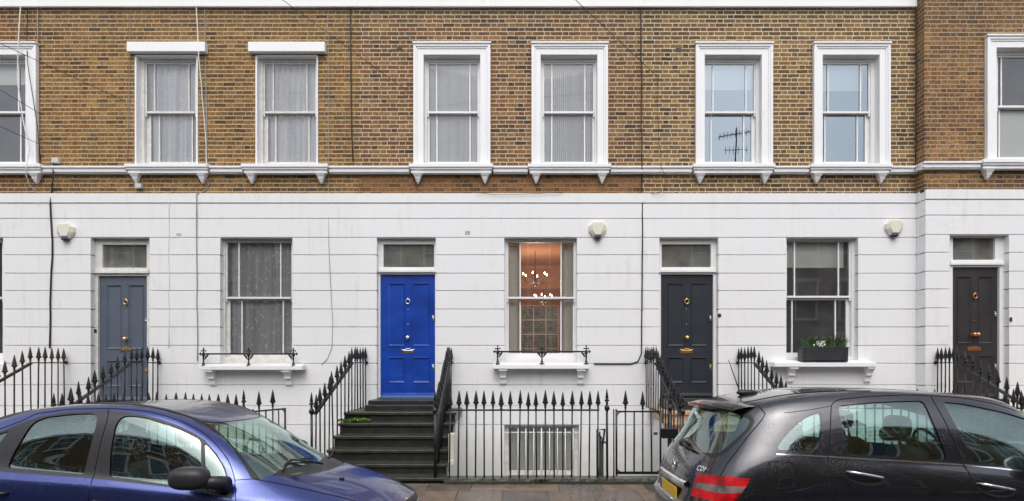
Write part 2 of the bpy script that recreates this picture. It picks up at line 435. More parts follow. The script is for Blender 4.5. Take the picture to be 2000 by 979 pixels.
# ------------------------------------------------------------------ mesh builder
ORG = {}      # object name -> world location of its origin
class MB:
    def __init__(s): s.v = []; s.f = []; s.sm = []
    def add(s, vs, fs, smooth=False):
        b = len(s.v); s.v += [tuple(x) for x in vs]
        s.f += [tuple(b + i for i in f) for f in fs]; s.sm += [smooth] * len(fs)
        return s
    def box(s, x0, x1, y0, y1, z0, z1):
        if x0 > x1: x0, x1 = x1, x0
        if y0 > y1: y0, y1 = y1, y0
        if z0 > z1: z0, z1 = z1, z0
        return s.add([(x0, y0, z0), (x1, y0, z0), (x1, y1, z0), (x0, y1, z0), (x0, y0, z1), (x1, y0, z1), (x1, y1, z1), (x0, y1, z1)],
                     [(0, 3, 2, 1), (4, 5, 6, 7), (0, 1, 5, 4), (1, 2, 6, 5), (2, 3, 7, 6), (3, 0, 4, 7)])
    def quad(s, a, b, c, d): return s.add([a, b, c, d], [(0, 1, 2, 3)])
    def tube(s, pts, r, n=8, caps=True):
        pts = [Vector(p) for p in pts]
        rs = r if isinstance(r, (list, tuple)) else [r] * len(pts)
        vs = []; prev = None
        for i, p in enumerate(pts):
            a = pts[max(0, i - 1)]; b = pts[min(len(pts) - 1, i + 1)]
            d = (b - a).normalized()
            ref = Vector((0, 0, 1)) if abs(d.z) < 0.9 else Vector((0, 1, 0))
            if prev is not None:
                ref = prev
            x = (ref - d * ref.dot(d)).normalized(); y = d.cross(x)
            prev = x
            for k in range(n):
                t = 2 * math.pi * k / n
                vs.append(p + (x * math.cos(t) + y * math.sin(t)) * rs[i])
        fs = []
        for i in range(len(pts) - 1):
            for k in range(n):
                fs.append((i * n + k, i * n + (k + 1) % n, (i + 1) * n + (k + 1) % n, (i + 1) * n + k))
        if caps:
            fs.append(tuple(reversed(range(n)))); fs.append(tuple((len(pts) - 1) * n + k for k in range(n)))
        return s.add(vs, fs, True)
    def lathe(s, prof, c, n=10, axis='z', smooth=True):
        """prof: list of (radius, height along the axis from c)"""
        vs = []
        for r, h in prof:
            for k in range(n):
                t = 2 * math.pi * k / n
                a, b = r * math.cos(t), r * math.sin(t)
                if axis == 'z': vs.append((c[0] + a, c[1] + b, c[2] + h))
                elif axis == 'y': vs.append((c[0] + a, c[1] + h, c[2] + b))
                else: vs.append((c[0] + h, c[1] + a, c[2] + b))
        fs = []
        for i in range(len(prof) - 1):
            for k in range(n):
                fs.append((i * n + k, i * n + (k + 1) % n, (i + 1) * n + (k + 1) % n, (i + 1) * n + k))
        fs.append(tuple(reversed(range(n)))); fs.append(tuple((len(prof) - 1) * n + k for k in range(n)))
        return s.add(vs, fs, smooth)
    def prism_xz(s, poly, y0, y1):
        n = len(poly)
        vs = [(x, y0, z) for x, z in poly] + [(x, y1, z) for x, z in poly]
        fs = [tuple(range(n)), tuple(reversed(range(n, 2 * n)))] + [(i, i + n, (i + 1) % n + n, (i + 1) % n) for i in range(n)]
        return s.add(vs, fs)
    def prism_yz(s, poly, x0, x1):
        n = len(poly)
        vs = [(x0, y, z) for y, z in poly] + [(x1, y, z) for y, z in poly]
        fs = [tuple(range(n)), tuple(reversed(range(n, 2 * n)))] + [(i, i + n, (i + 1) % n + n, (i + 1) % n) for i in range(n)]
        return s.add(vs, fs)
    def blob(s, c, r, e=0.6, nu=20, nv=12):
        """superellipsoid; e 1 = ellipsoid, smaller = boxier"""
        def sp(x, p): return math.copysign(abs(x) ** p, x)
        vs = []
        for j in range(nv + 1):
            ph = -math.pi / 2 + math.pi * j / nv
            for i in range(nu):
                th = 2 * math.pi * i / nu
                vs.append((c[0] + r[0] * sp(math.cos(ph), e) * sp(math.cos(th), e), c[1] + r[1] * sp(math.cos(ph), e) * sp(math.sin(th), e), c[2] + r[2] * sp(math.sin(ph), e)))
        fs = [(j * nu + i, j * nu + (i + 1) % nu, (j + 1) * nu + (i + 1) % nu, (j + 1) * nu + i) for j in range(nv) for i in range(nu)]
        return s.add(vs, fs, True)
    def xform(s, fn, start=0):
        s.v = s.v[:start] + [tuple(fn(p)) for p in s.v[start:]]
        return s
    def build(s, name, mat, parent=None, bevel=0.0, origin=None, label=None):
        me = bpy.data.meshes.new(name)
        po = ORG[parent.name] if parent is not None else (0, 0, 0)
        o_ = origin if origin is not None else (po if parent is not None else None)
        if o_ is None:
            xs = [p[0] for p in s.v]; ys = [p[1] for p in s.v]; zs = [p[2] for p in s.v]
            o_ = ((min(xs) + max(xs)) / 2, (min(ys) + max(ys)) / 2, min(zs))
        me.from_pydata([(p[0] - o_[0], p[1] - o_[1], p[2] - o_[2]) for p in s.v], [], s.f)
        me.polygons.foreach_set('use_smooth', s.sm)
        for mt in (mat if isinstance(mat, (list, tuple)) else [mat]): me.materials.append(mt)
        me.update()
        ob = bpy.data.objects.new(name, me)
        C.objects.link(ob)
        if parent is not None: ob.parent = parent
        ob.location = (o_[0] - po[0], o_[1] - po[1], o_[2] - po[2])
        ORG[ob.name] = o_
        if bevel:
            bm_ = ob.modifiers.new('bevel', 'BEVEL'); bm_.width = bevel; bm_.segments = 2; bm_.limit_method = 'ANGLE'
        if label: ob['label'] = label
        return ob

def thing(name, label, cat, loc, group=None):
    o = bpy.data.objects.new(name, None)
    C.objects.link(o)
    o.location = loc; o.empty_display_size = 0.2
    o['label'] = label; o['category'] = cat
    if group: o['group'] = group
    ORG[o.name] = tuple(loc)
    return o
def tag(o, label=None, cat=None, group=None, kind=None):
    if label: o['label'] = label
    if cat: o['category'] = cat
    if group: o['group'] = group
    if kind: o['kind'] = kind
    return o

# ------------------------------------------------------------------ ground
g = MB()
prof = [(-400, 0.05), (-6.2, 0.05), (-6.2, 0.05), (-0.2, 0.10), (3.0, 0.06), (6.0, 0.0)]
def roadz(y):
    for (a, za), (b, zb) in zip(prof, prof[1:]):
        if a <= y <= b and b > a: return za + (zb - za) * (y - a) / (b - a)
    return 0
for (a, za), (b, zb) in zip(prof, prof[1:]):
    if b > a: g.quad((-300, a, za), (300, a, za), (300, b, zb), (-300, b, zb))
tag(g.build('road', M['tarmac'], origin=(0, 0, 0)), kind='structure')
g = MB().box(-60, 60, 6.0, 6.14, -0.2, 0.135)
tag(g.build('kerb', M['kerb'], bevel=0.012), kind='structure')
g = MB()
n0 = [(-60, 6.14, 0.135), (60, 6.14, 0.135), (60, 7.6, PAVE), (-60, 7.6, PAVE)]
g.add(n0 + [(x, y, -1.2) for x, y, z in n0], [(0, 1, 2, 3), (3, 2, 6, 7)])
tag(g.build('pavement', M['paving'], origin=(0, 7, 0)), kind='structure')
g = MB().quad((-60, 7.6, AREA), (60, 7.6, AREA), (60, 10.2, AREA), (-60, 10.2, AREA))
tag(g.build('area_floor', M['concrete'], origin=(0, 9, AREA)), kind='structure')
g = MB().quad((-300, 9.9, -1.05), (300, 9.9, -1.05), (300, 500, -1.05), (-300, 500, -1.05))
tag(g.build('ground', M['concrete'], origin=(0, 50, -1.05)), kind='structure')
# ------------------------------------------------------------------ terrace of houses
Z_TOP = 8.9
Z_CORN = PZ(15)
Z_ST = PZ(378)        # top of the stucco
Z_ARCH = PZ(88)
Z_OT = PZ(108)
Z_OB = PZ(325)
Z_GT = PZ(467)        # ground opening top
JOINTS = [PZ(y) for y in (378, 398, 428, 465, 499, 535, 569, 605, 640, 676, 711, 753, 794, 831)] + [-1.0]

def wall_front(mb, x0, x1, z0, z1, ops, y, depth):
    xs = sorted(set([x0, x1] + [v for o in ops for v in (o[0], o[1]) if x0 < v < x1]))
    zs = sorted(set([z0, z1] + [v for o in ops for v in (o[2], o[3]) if z0 < v < z1]))
    for a, b in zip(xs, xs[1:]):
        for c, d in zip(zs, zs[1:]):
            mx, mz = (a + b) / 2, (c + d) / 2
            if any(o[0] < mx < o[1] and o[2] < mz < o[3] for o in ops): continue
            mb.quad((a, y, c), (b, y, c), (b, y, d), (a, y, d))
    for o in ops:
        a, b, c, d = max(o[0], x0), min(o[1], x1), max(o[2], z0), min(o[3], z1)
        if a >= b or c >= d: continue
        Y = y + depth
        if o[0] >= x0: mb.quad((a, y, c), (a, Y, c), (a, Y, d), (a, y, d))
        if o[1] <= x1: mb.quad((b, y, c), (b, y, d), (b, Y, d), (b, Y, c))
        mb.quad((a, y, d), (a, Y, d), (b, Y, d), (b, y, d))
        mb.quad((a, y, c), (b, y, c), (b, Y, c), (a, Y, c))

def room(mat, x0, x1, y0, y1, z0, z1, name, parent, holes=None):
    m = MB()
    m.quad((x0, y0, z0), (x1, y0, z0), (x1, y1, z0), (x0, y1, z0))
    m.quad((x0, y0, z1), (x0, y1, z1), (x1, y1, z1), (x1, y0, z1))
    m.quad((x0, y0, z0), (x0, y1, z0), (x0, y1, z1), (x0, y0, z1))
    m.quad((x1, y0, z0), (x1, y0, z1), (x1, y1, z1), (x1, y1, z0))
    if not holes: m.quad((x0, y1, z0), (x1, y1, z0), (x1, y1, z1), (x0, y1, z1))
    else: wall_front(m, x0, x1, z0, z1, holes, y1, 0.15)
    return m.build(name, mat, parent)

def architrave(parent, x0, x1, z0, z1, ox0, ox1, ozt, y):
    """stepped white surround round an upper window"""
    m = MB()
    def ring(a, b, p, q0, q1):        # from outer inset a to inner inset b, front face proud by p
        X0, X1, Z1 = x0 + a, x1 - a, z1 - a
        x_0, x_1, z_1 = x0 + b, x1 - b, z1 - b
        m.box(X0, x_0, y - p, y + 0.028, z0, Z1); m.box(x_1, X1, y - p, y + 0.028, z0, Z1)
        m.box(x_0, x_1, y - p, y + 0.028, z_1, Z1)
    w = ox0 - x0
    ring(0.0, 0.045, 0.045, 0, 0); ring(0.045, 0.075, 0.03, 0, 0)
    X0, X1 = x0 + 0.075, x1 - 0.075
    m.box(X0, ox0, y - 0.018, y + 0.028, z0, z1 - 0.075)
    m.box(ox1, X1, y - 0.018, y + 0.028, z0, z1 - 0.075)
    m.box(ox0, ox1, y - 0.018, y + 0.028, ozt, z1 - 0.075)
    m.box(x0 - 0.012, x1 + 0.012, y - 0.065, y + 0.028, z1, z1 + 0.03)
    return m.build('architrave', M['trim'], parent, bevel=0.005)

def sash_window(parent, ox0, ox1, oz0, oz1, g0, g1, gz0, gm0, gm1, gz1, bars, y, rec=0.11, wood='wood_white', glass='glass', lowbars=None, horn=True, gl0=None, gl1=None):
    """opening ox/oz, glass g0..g1 x gz0..gm0 (lower), gm1..gz1 (upper); front of the frame at y+rec"""
    Y = y + rec
    gl0 = g0 + 0.006 if gl0 is None else gl0
    gl1 = g1 - 0.006 if gl1 is None else gl1
    m = MB(); st = 0.03
    fx0, fx1 = max(ox0 + 0.002, min(g0, gl0) - st), min(ox1 - 0.002, max(g1, gl1) + st)
    ftop = gz1 + 0.03; fbot = gz0 - 0.075
    m.box(ox0 - 0.03, fx0, Y, Y + 0.13, oz0, oz1 + 0.03)
    m.box(fx1, ox1 + 0.03, Y, Y + 0.13, oz0, oz1 + 0.03)
    m.box(fx0, fx1, Y, Y + 0.13, ftop, oz1 + 0.03)
    m.box(fx0, fx1, Y, Y + 0.13, oz0, max(oz0 + 0.02, fbot))
    w = m.build('window', M[wood], parent)
    zm = (gm0 + gm1) / 2
    u = MB(); yu = Y + 0.022
    u.box(fx0, g0, yu, yu + 0.04, gm1 - 0.035, ftop); u.box(g1, fx1, yu, yu + 0.04, gm1 - 0.035, ftop)
    u.box(g0, g1, yu, yu + 0.04, gz1, ftop); u.box(g0, g1, yu - 0.012, yu + 0.04, gm1 - 0.035, gm1)
    for b in bars: u.box(b - 0.011, b + 0.011, yu + 0.002, yu + 0.038, gm1, gz1)
    if horn:
        for hx in (fx0 + 0.004, fx1 - 0.028):
            u.box(hx, hx + 0.024, yu + 0.001, yu + 0.036, gm1 - 0.09, gm1 - 0.035)
    u.build('upper_sash', M[wood], w)
    l = MB(); yl = Y + 0.066
    l.box(fx0, gl0, yl, yl + 0.04, fbot, gm0 + 0.03); l.box(gl1, fx1, yl, yl + 0.04, fbot, gm0 + 0.03)
    l.box(gl0, gl1, yl, yl + 0.04, gm0, gm0 + 0.03); l.box(gl0, gl1, yl - 0.004, yl + 0.04, fbot, gz0)
    for b in (lowbars or bars): l.box(b - 0.011, b + 0.011, yl + 0.002, yl + 0.038, gz0, gm0)
    l.build('lower_sash', M[wood], w)
    MB().quad((g0, yu + 0.02, gm1), (g1, yu + 0.02, gm1), (g1, yu + 0.02, gz1), (g0, yu + 0.02, gz1)).build('pane', M[glass], w)
    MB().quad((gl0, yl + 0.02, gz0), (gl1, yl + 0.02, gz0), (gl1, yl + 0.02, gm0), (gl0, yl + 0.02, gm0)).build('pane', M[glass], w)
    return w

def corbel(parent, x, y, zt, w=0.16, h=0.16):
    m = MB()
    steps = [(1.0, 0.10, 0.0, 0.22), (0.86, 0.085, 0.22, 0.34), (0.62, 0.07, 0.34, 0.62), (0.40, 0.05, 0.62, 0.84), (0.2, 0.03, 0.84, 1.0)]
    prev = None
    for k, d, a, b in steps:
        k2 = k * 0.8
        z1, z0 = zt - a * h, zt - b * h
        hw, hw2 = k * w / 2, k2 * w / 2
        m.add([(x - hw2, y - d * 0.8, z0), (x + hw2, y - d * 0.8, z0), (x + hw2, y + 0.02, z0), (x - hw2, y + 0.02, z0),
               (x - hw, y - d, z1), (x + hw, y - d, z1), (x + hw, y + 0.02, z1), (x - hw, y + 0.02, z1)],
              [(0, 3, 2, 1), (4, 5, 6, 7), (0, 1, 5, 4), (1, 2, 6, 5), (2, 3, 7, 6), (3, 0, 4, 7)])
    return m.build('corbel', M['trim'], parent)

def upper_sill(parent, x0, x1, y, z1=None, z0=None):
    m = MB(); z1 = PZ(325) if z1 is None else z1; z0 = PZ(341) if z0 is None else z0
    m.box(x0, x1, y - 0.12, y + 0.028, z1 - 0.05, z1 + 0.01)
    m.box(x0 + 0.015, x1 - 0.015, y - 0.10, y + 0.028, z1 - 0.085, z1 - 0.05)
    m.box(x0 + 0.03, x1 - 0.03, y - 0.075, y + 0.028, z0, z1 - 0.085)
    s = m.build('sill', M['trim'], parent, bevel=0.006)
    return s

def string_course(parent, segs, y):
    z1 = PZ(327); z0 = PZ(340)
    for x0, x1 in segs:
        m = MB()
        m.box(x0, x1, y - 0.085, y + 0.028, z1 - 0.03, z1)
        m.box(x0, x1, y - 0.06, y + 0.028, z0 + 0.02, z1 - 0.03)
        m.box(x0, x1, y - 0.04, y + 0.028, z0, z0 + 0.02)
        m.build('string_course', M['trim'], parent)

def ground_sill(parent, x0, x1, y, zt, brs, mat='trim', worn=False):
    m = MB()
    m.box(x0, x1, y - 0.20, y, zt - 0.085, zt - 0.012)
    m.prism_yz([(y - 0.19, zt - 0.012), (y, zt - 0.012), (y + 0.10, zt + 0.03), (y, zt + 0.02)], x0 + 0.02, x1 - 0.02)
    s = m.build('window_sill', M[mat], parent, bevel=0.008)
    for bx in brs:
        b = MB()
        pr = [(y, zt - 0.086), (y - 0.17, zt - 0.086), (y - 0.17, zt - 0.125), (y - 0.13, zt - 0.14), (y - 0.10, zt - 0.20), (y - 0.105, zt - 0.235), (y - 0.055, zt - 0.25), (y - 0.045, zt - 0.34), (y - 0.02, zt - 0.36), (y, zt - 0.36)]
        b.prism_yz(pr, bx - 0.055, bx + 0.055)
        b.box(bx - 0.075, bx + 0.075, y - 0.185, y, zt - 0.118, zt - 0.087)
        b.build('bracket', M[mat], s, bevel=0.006)
    return s

def courses(parent, x0, x1, y, ops, mat, ret=None, ztop=None, depth=0.13):
    """channelled stucco: each course a block standing proud of the backing, grooves between"""
    m = MB(); gap = 0.016
    for i, (zt, zb) in enumerate(zip(JOINTS, JOINTS[1:])):
        a, b = zb + gap, zt
        if i == 0: a = zb + gap
        cuts = [(o[0], o[1]) for o in ops if o[2] < (a + b) / 2 < o[3]]
        part = [(o, a, b) for o in ops if not (o[2] < (a + b) / 2 < o[3]) and o[3] > a + 0.01 and o[2] < b - 0.01]
        segs = [(x0, x1)]
        for c0, c1 in cuts:
            ns = []
            for s0, s1 in segs:
                if c1 <= s0 or c0 >= s1: ns.append((s0, s1)); continue
                if c0 > s0: ns.append((s0, c0))
                if c1 < s1: ns.append((c1, s1))
            segs = ns
        p = 0.012 if i == 0 else 0.0
        for s0, s1 in segs:
            m.box(s0, s1, y - p, y + depth, a, b)
    # backing seen in the grooves
    bk = MB()
    ops2 = [(o[0] - 0.018, o[1] + 0.018, o[2] - 0.018, o[3] + 0.018) for o in ops]
    wall_front(bk, x0, x1, JOINTS[-1], JOINTS[0] - 0.02, ops2, y + 0.016, 0.02)
    w = m.build('stucco_wall', M[mat], parent, bevel=0.0035)
    bk.build('stucco_backing', M[mat], w)
    return w

def door(parent, x0, x1, z0, z1, y, mat, metal='brass', chrome=False, split_knob=False, knock=(0.5, 0.787), knob=(0.5, 0.487), letter=(0.5, 0.375), lockr=True, fat=True):
    """six... four panel front door, front face at y"""
    m = MB(); w = x1 - x0; h = z1 - z0; d = 0.05
    px = [(0.135, 0.44), (0.59, 0.90)]
    pz = [(0.42, 0.93), (0.12, 0.325)]
    ops = [(x0 + a * w, x0 + b * w, z0 + c * h, z0 + e * h) for a, b in px for c, e in pz]
    wall_front(m, x0, x1, z0, z1, ops, y, 0.014)
    for o in ops:
        m.quad((o[0], y + 0.014, o[2]), (o[1], y + 0.014, o[2]), (o[1], y + 0.014, o[3]), (o[0], y + 0.014, o[3]))
    m.quad((x0, y, z0), (x0, y + d, z0), (x0, y + d, z1), (x0, y, z1)); m.quad((x1, y, z0), (x1, y, z1), (x1, y + d, z1), (x1, y + d, z0))
    dr = m.build('door', M[mat], parent)
    mo = MB()
    for o in ops:      # bolection mouldings, sloped
        a, b, c, e = o; t = 0.026
        for (p0, p1, q0, q1) in (((a, c), (b, c), (a + t, c + t), (b - t, c + t)), ((b, c), (b, e), (b - t, c + t), (b - t, e - t)),
                                 ((b, e), (a, e), (b - t, e - t), (a + t, e - t)), ((a, e), (a, c), (a + t, e - t), (a + t, c + t))):
            vs = [(p0[0], y - 0.012, p0[1]), (p1[0], y - 0.012, p1[1]), (q1[0], y + 0.012, q1[1]), (q0[0], y + 0.012, q0[1])]
            k0 = lambda P, s: (P[0] + (s if P[0] > (a + b) / 2 else -s), y, P[1] + (s if P[1] > (c + e) / 2 else -s))
            mo.add(vs + [k0(p0, 0.008), k0(p1, 0.008)], [(0, 1, 2, 3), (4, 5, 1, 0)])
    mo.build('panel_moulding', M[mat], dr)
    mt = M[metal]
    at = lambda f: (x0 + f[0] * w, z0 + f[1] * h)
    kx, kz = at(knock)
    k = MB()
    n = 20
    ring = [(kx + 0.036 * math.sin(2 * math.pi * i / n), y - 0.03, kz - 0.012 + 0.040 * math.cos(2 * math.pi * i / n)) for i in range(n + 1)]
    k.tube(ring, 0.009, 8)
    k.lathe([(0.001, -0.045), (0.016, -0.04), (0.02, -0.02), (0.026, 0.0)], (kx, y, kz + 0.03), 12, 'y')
    k.lathe([(0.001, -0.03), (0.012, -0.025), (0.014, 0.0)], (kx, y, kz - 0.06), 12, 'y')
    k.build('knocker', mt, dr)
    ox, oz = at(knob)
    for sx in ((-0.03, 0.03) if split_knob else (0.0,)):
        MB().lathe([(0.001, -0.085), (0.024, -0.08), (0.037, -0.062), (0.036, -0.045), (0.02, -0.03), (0.014, -0.015), (0.03, -0.006), (0.032, 0.0)], (ox + sx, y, oz), 16, 'y').build('door_knob', mt, dr)
    lx, lz = at(letter)
    L = MB()
    L.box(lx - 0.115, lx + 0.115, y - 0.008, y, lz - 0.034, lz + 0.034)
    L.box(lx - 0.085, lx + 0.085, y - 0.016, y - 0.008, lz - 0.016, lz + 0.016)
    L.box(lx - 0.045, lx + 0.045, y - 0.02, y, lz + 0.034, lz + 0.048)
    L.build('letterbox', mt, dr, bevel=0.003)
    for zz in (0.645, 0.245 if fat else 0.245):
        q = MB(); cx = x1 - 0.035; cz = z0 + zz * h
        q.box(cx - 0.02, cx + 0.02, y - 0.012, y, cz - 0.042, cz + 0.042)
        q.lathe([(0.001, -0.022), (0.013, -0.02), (0.015, -0.012)], (cx, y, cz), 10, 'y')
        q.build('lock', M['chrome'] if metal != 'brass' or zz > 0.5 else mt, dr, bevel=0.004)
    s = MB()
    for f_ in (0.72, 0.595):
        s.lathe([(0.001, -0.01), (0.008, -0.008), (0.009, 0.0)], (kx, y, z0 + f_ * h), 8, 'y')
    s.build('spyhole', mt, dr)
    wb = MB(); wb.prism_yz([(y, z0 + 0.02), (y - 0.035, z0 + 0.02), (y - 0.03, z0 + 0.05), (y, z0 + 0.075)], x0 + 0.01, x1 - 0.01)
    wb.build('weather_bar', M[mat], dr)
    return dr

def door_frame(parent, ox0, ox1, z0, z1, dx0, dx1, dzt, fg0, fg1, fz0, fz1, y, wood='wood_white'):
    Y = y + 0.11
    m = MB()
    m.box(ox0 - 0.03, dx0 - 0.004, Y, Y + 0.12, z0, z1 + 0.03); m.box(dx1 + 0.004, ox1 + 0.03, Y, Y + 0.12, z0, z1 + 0.03)
    a, b = dx0 - 0.004, dx1 + 0.004
    m.box(a, b, Y, Y + 0.12, fz1, z1 + 0.03)
    m.box(a, fg0, Y + 0.002, Y + 0.12, fz0, fz1); m.box(fg1, b, Y + 0.002, Y + 0.12, fz0, fz1)
    m.box(a, b, Y + 0.002, Y + 0.12, dzt + 0.004, fz0)
    fr = m.build('door_frame', M[wood], parent)
    t = MB(); mid = (dzt + fz0) / 2
    t.box(max(ox0, dx0 - 0.06) + 0.002, min(ox1, dx1 + 0.06) - 0.002, Y - 0.04, Y, mid - 0.03, mid + 0.02)
    t.box(max(ox0, dx0 - 0.05) + 0.004, min(ox1, dx1 + 0.05) - 0.004, Y - 0.022, Y, mid + 0.02, fz0 - 0.01)
    t.build('transom', M[wood], fr, bevel=0.006)
    MB().quad((fg0, Y + 0.05, fz0), (fg1, Y + 0.05, fz0), (fg1, Y + 0.05, fz1), (fg0, Y + 0.05, fz1)).build('fanlight', M['glass_door'], fr)
    return fr

HY = YF
houses = {}
def house(key, label, x0, x1, y, brick, openings_up, openings_gr, stucco='stucco', cornice=True, left_return=0):
    h = thing('terraced_house', label, 'house', ((x0 + x1) / 2, y, -1.0), 'houses of the facing terrace')
    houses[key] = h
    w = MB()
    wall_front(w, x0, x1, Z_ST - 0.03, Z_TOP, [(o[0] - 0.022, o[1] + 0.022, o[2], o[3] + 0.022) for o in openings_up], y + 0.03, 0.12)
    # sides, back and top give the house its depth
    w.quad((x0, y + 0.03, Z_ST - 0.03), (x0, y + 9, Z_ST - 0.03), (x0, y + 9, Z_TOP), (x0, y + 0.03, Z_TOP))
    w.quad((x1, y + 0.03, Z_ST - 0.03), (x1, y + 0.03, Z_TOP), (x1, y + 9, Z_TOP), (x1, y + 9, Z_ST - 0.03))
    for xx in (x0 + 0.03, x1 - 0.03): w.quad((xx, y + 0.14, -1), (xx, y + 9, -1), (xx, y + 9, Z_ST - 0.03), (xx, y + 0.14, Z_ST - 0.03))
    bo = [(PX(1010, 19), PX(1098, 19), 1.6, 3.7)] if key == 'C' else []
    wall_front(w, x0, x1, -1, Z_TOP, bo, y + 9, -0.2)
    w.quad((x0, y + 0.03, Z_TOP), (x1, y + 0.03, Z_TOP), (x1, y + 9, Z_TOP), (x0, y + 9, Z_TOP))
    w.build('brick_wall', M[brick], h)
    courses(h, x0, x1, y, openings_gr, stucco)
    if cornice:
        c = MB()
        c.box(x0, x1, y - 0.03, y + 0.028, Z_CORN, Z_CORN + 0.5)
        c.box(x0, x1, y - 0.12, y + 0.028, Z_CORN + 0.5, Z_TOP + 0.2)
        c.build('cornice', M['trim'], h, bevel=0.01)
    return h

YR = 10.13
def D_(px): return PX(px, YR)

def upper(h, x0p, x1p, o0, o1, g0, g1, bars, y, style='arch', glass='glass', low=None, glow=None, wood='wood_white', s=1.0, rm='grey_room'):
    """one upper window from its measured edges"""
    d = lambda p: PX(p, y); dd = lambda p: PX(p, y + 0.13)
    gz0, gz1 = PZ(315, 10.15), PZ(125, 10.13)
    gm = PZ(218, 10.13)
    if style == 'arch':
        architrave(h, d(x0p), d(x1p), Z_OB + 0.012, Z_ARCH, d(o0), d(o1), Z_OT, y)
        j = MB()
        j.box(d(o0) - 0.02, d(o0) - 0.001, y + 0.0285, y + 0.16, Z_OB, Z_OT); j.box(d(o1) + 0.001, d(o1) + 0.02, y + 0.0285, y + 0.16, Z_OB, Z_OT)
        j.box(d(o0) - 0.001, d(o1) + 0.001, y + 0.0285, y + 0.16, Z_OT - 0.002, Z_OT + 0.02)
        j.build('reveal_lining', M['trim'], h)
    else:
        dl = lambda p: PX(p, y - 0.075)
        m = MB(); m.box(dl(x0p), dl(x1p), y - 0.075, y + 0.028, PZ(105), PZ(86)); m.build('lintel', M['trim'], h, bevel=0.008)
        j = MB()
        j.box(d(o0) - 0.025, d(o0) + 0.003, y + 0.012, y + 0.16, Z_OB, Z_OT); j.box(d(o1) - 0.003, d(o1) + 0.02, y + 0.012, y + 0.16, Z_OB, Z_OT)
        j.box(d(o0) + 0.003, d(o1) - 0.003, y + 0.012, y + 0.16, Z_OT - 0.012, Z_OT + 0.01)
        j.build('reveal_lining', M['trim'], h)
    sash_window(h, d(o0), d(o1), Z_OB, Z_OT, dd(g0), dd(g1), gz0, gm - 0.035, gm + 0.005, gz1, [dd(b) for b in bars], y, 0.12, wood, glass,
                [dd(b) for b in low] if low else None, gl0=dd(glow[0]) if glow else None, gl1=dd(glow[1]) if glow else None)
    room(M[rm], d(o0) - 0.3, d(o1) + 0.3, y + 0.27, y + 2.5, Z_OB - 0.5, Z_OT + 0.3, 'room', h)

def ground(h, o0, o1, g0, g1, bars, y, low=None, glow=None, wood='wood_white', glass='glass', gz=(690, 586, 580, 474), rm='dark_room', ob=713):
    d = lambda p: PX(p, y); dd = lambda p: PX(p, y + 0.13)
    z0 = PZ(ob)
    w = sash_window(h, d(o0), d(o1), z0, Z_GT, dd(g0), dd(g1), PZ(gz[0], 10.15), PZ(gz[1], 10.15), PZ(gz[2], 10.13), PZ(gz[3], 10.13), [dd(b) for b in bars], y, 0.11, wood, glass,
                    [dd(b) for b in low] if low else None, gl0=dd(glow[0]) if glow else None, gl1=dd(glow[1]) if glow else None)
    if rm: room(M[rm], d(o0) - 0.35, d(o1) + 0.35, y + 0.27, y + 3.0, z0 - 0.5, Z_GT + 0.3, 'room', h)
    return w

def entrance(h, o0, o1, d0, d1, f0, f1, y, mat, fz=(523, 478), dz=(776, 537), metal='brass', wood='wood_white', **kw):
    d = lambda p: PX(p, y); dd = lambda p: PX(p, y + 0.16)
    z0, z1 = PZ(dz[0], 10.15), PZ(dz[1], 10.15)
    zb = z0 - 0.02
    door_frame(h, d(o0), d(o1), zb - 0.2, Z_GT, dd(d0), dd(d1), z1, PX(f0, y + 0.16), PX(f1, y + 0.16), PZ(fz[0], 10.16), PZ(fz[1], 10.16), y, wood)
    dr = door(h, dd(d0), dd(d1), z0, z1, y + 0.155, M and mat, metal, **kw)
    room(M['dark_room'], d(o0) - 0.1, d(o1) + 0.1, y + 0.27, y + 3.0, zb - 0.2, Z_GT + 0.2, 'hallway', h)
    return (d(o0), d(o1), zb - 0.2, Z_GT)

def u_op(o0, o1, y=YF): return (PX(o0, y), PX(o1, y), Z_OB, Z_OT)
def g_op(o0, o1, y=YF, zb=713): return (PX(o0, y), PX(o1, y), PZ(zb), Z_GT)
zd = PZ(776, 10.15) - 0.22
def d_op(o0, o1, y=YF): return (PX(o0, y), PX(o1, y), zd, Z_GT)

xAB, xBC, xCD, xDE = PX(78), PX(700), PX(1256), PX(1789.5)
YE = 9.77
# --- house A (far left)
opsU = [u_op(-55, 51)]; opsG = [g_op(-118, 6), d_op(-420, -310)]
hA = house('A', 'reddish brick and old white stucco house cut off by the left edge', PX(-560), xAB, YF, 'brick_a', opsU, opsG, 'stucco_old')
upper(hA, -78, 74, -55, 51, -46, 49, (-30, 35), YF, glass='glass')
ground(hA, -118, 6, -110, 4, (-85, -20), YF)
entrance(hA, -420, -310, -412, -315, -405, -322, YF, 'door_black')
# --- house B (grey door)
opsU = [u_op(265, 383), u_op(501, 618)]; opsG = [g_op(430, 571), d_op(177, 292)]
hB = house('B', 'house with the slate grey front door and lace curtains, dark yellow brick above white stucco', xAB, xBC, YF, 'brick_b', opsU, opsG, 'stucco_old')
upper(hB, 247, 400, 265, 383, 286, 380, (301, 368), YF, 'lintel', rm='pale_room', low=(307.5, 372), glow=(291, 380), wood='wood_old')
upper(hB, 484, 634, 501, 618, 517, 615, (533, 599), YF, 'lintel', rm='pale_room', low=(536, 601), glow=(521, 615), wood='wood_old')
ground(hB, 430, 571, 444, 569, (466.5, 548), YF, (470, 551), (447, 568), 'wood_old', rm='pale_room')
entrance(hB, 177, 292, 196, 290, 204, 290, YF, 'door_grey', fz=(524, 479), dz=(784, 540), wood='wood_old', knock=(0.55, 0.80), knob=(0.55, 0.5), letter=(0.55, 0.41))
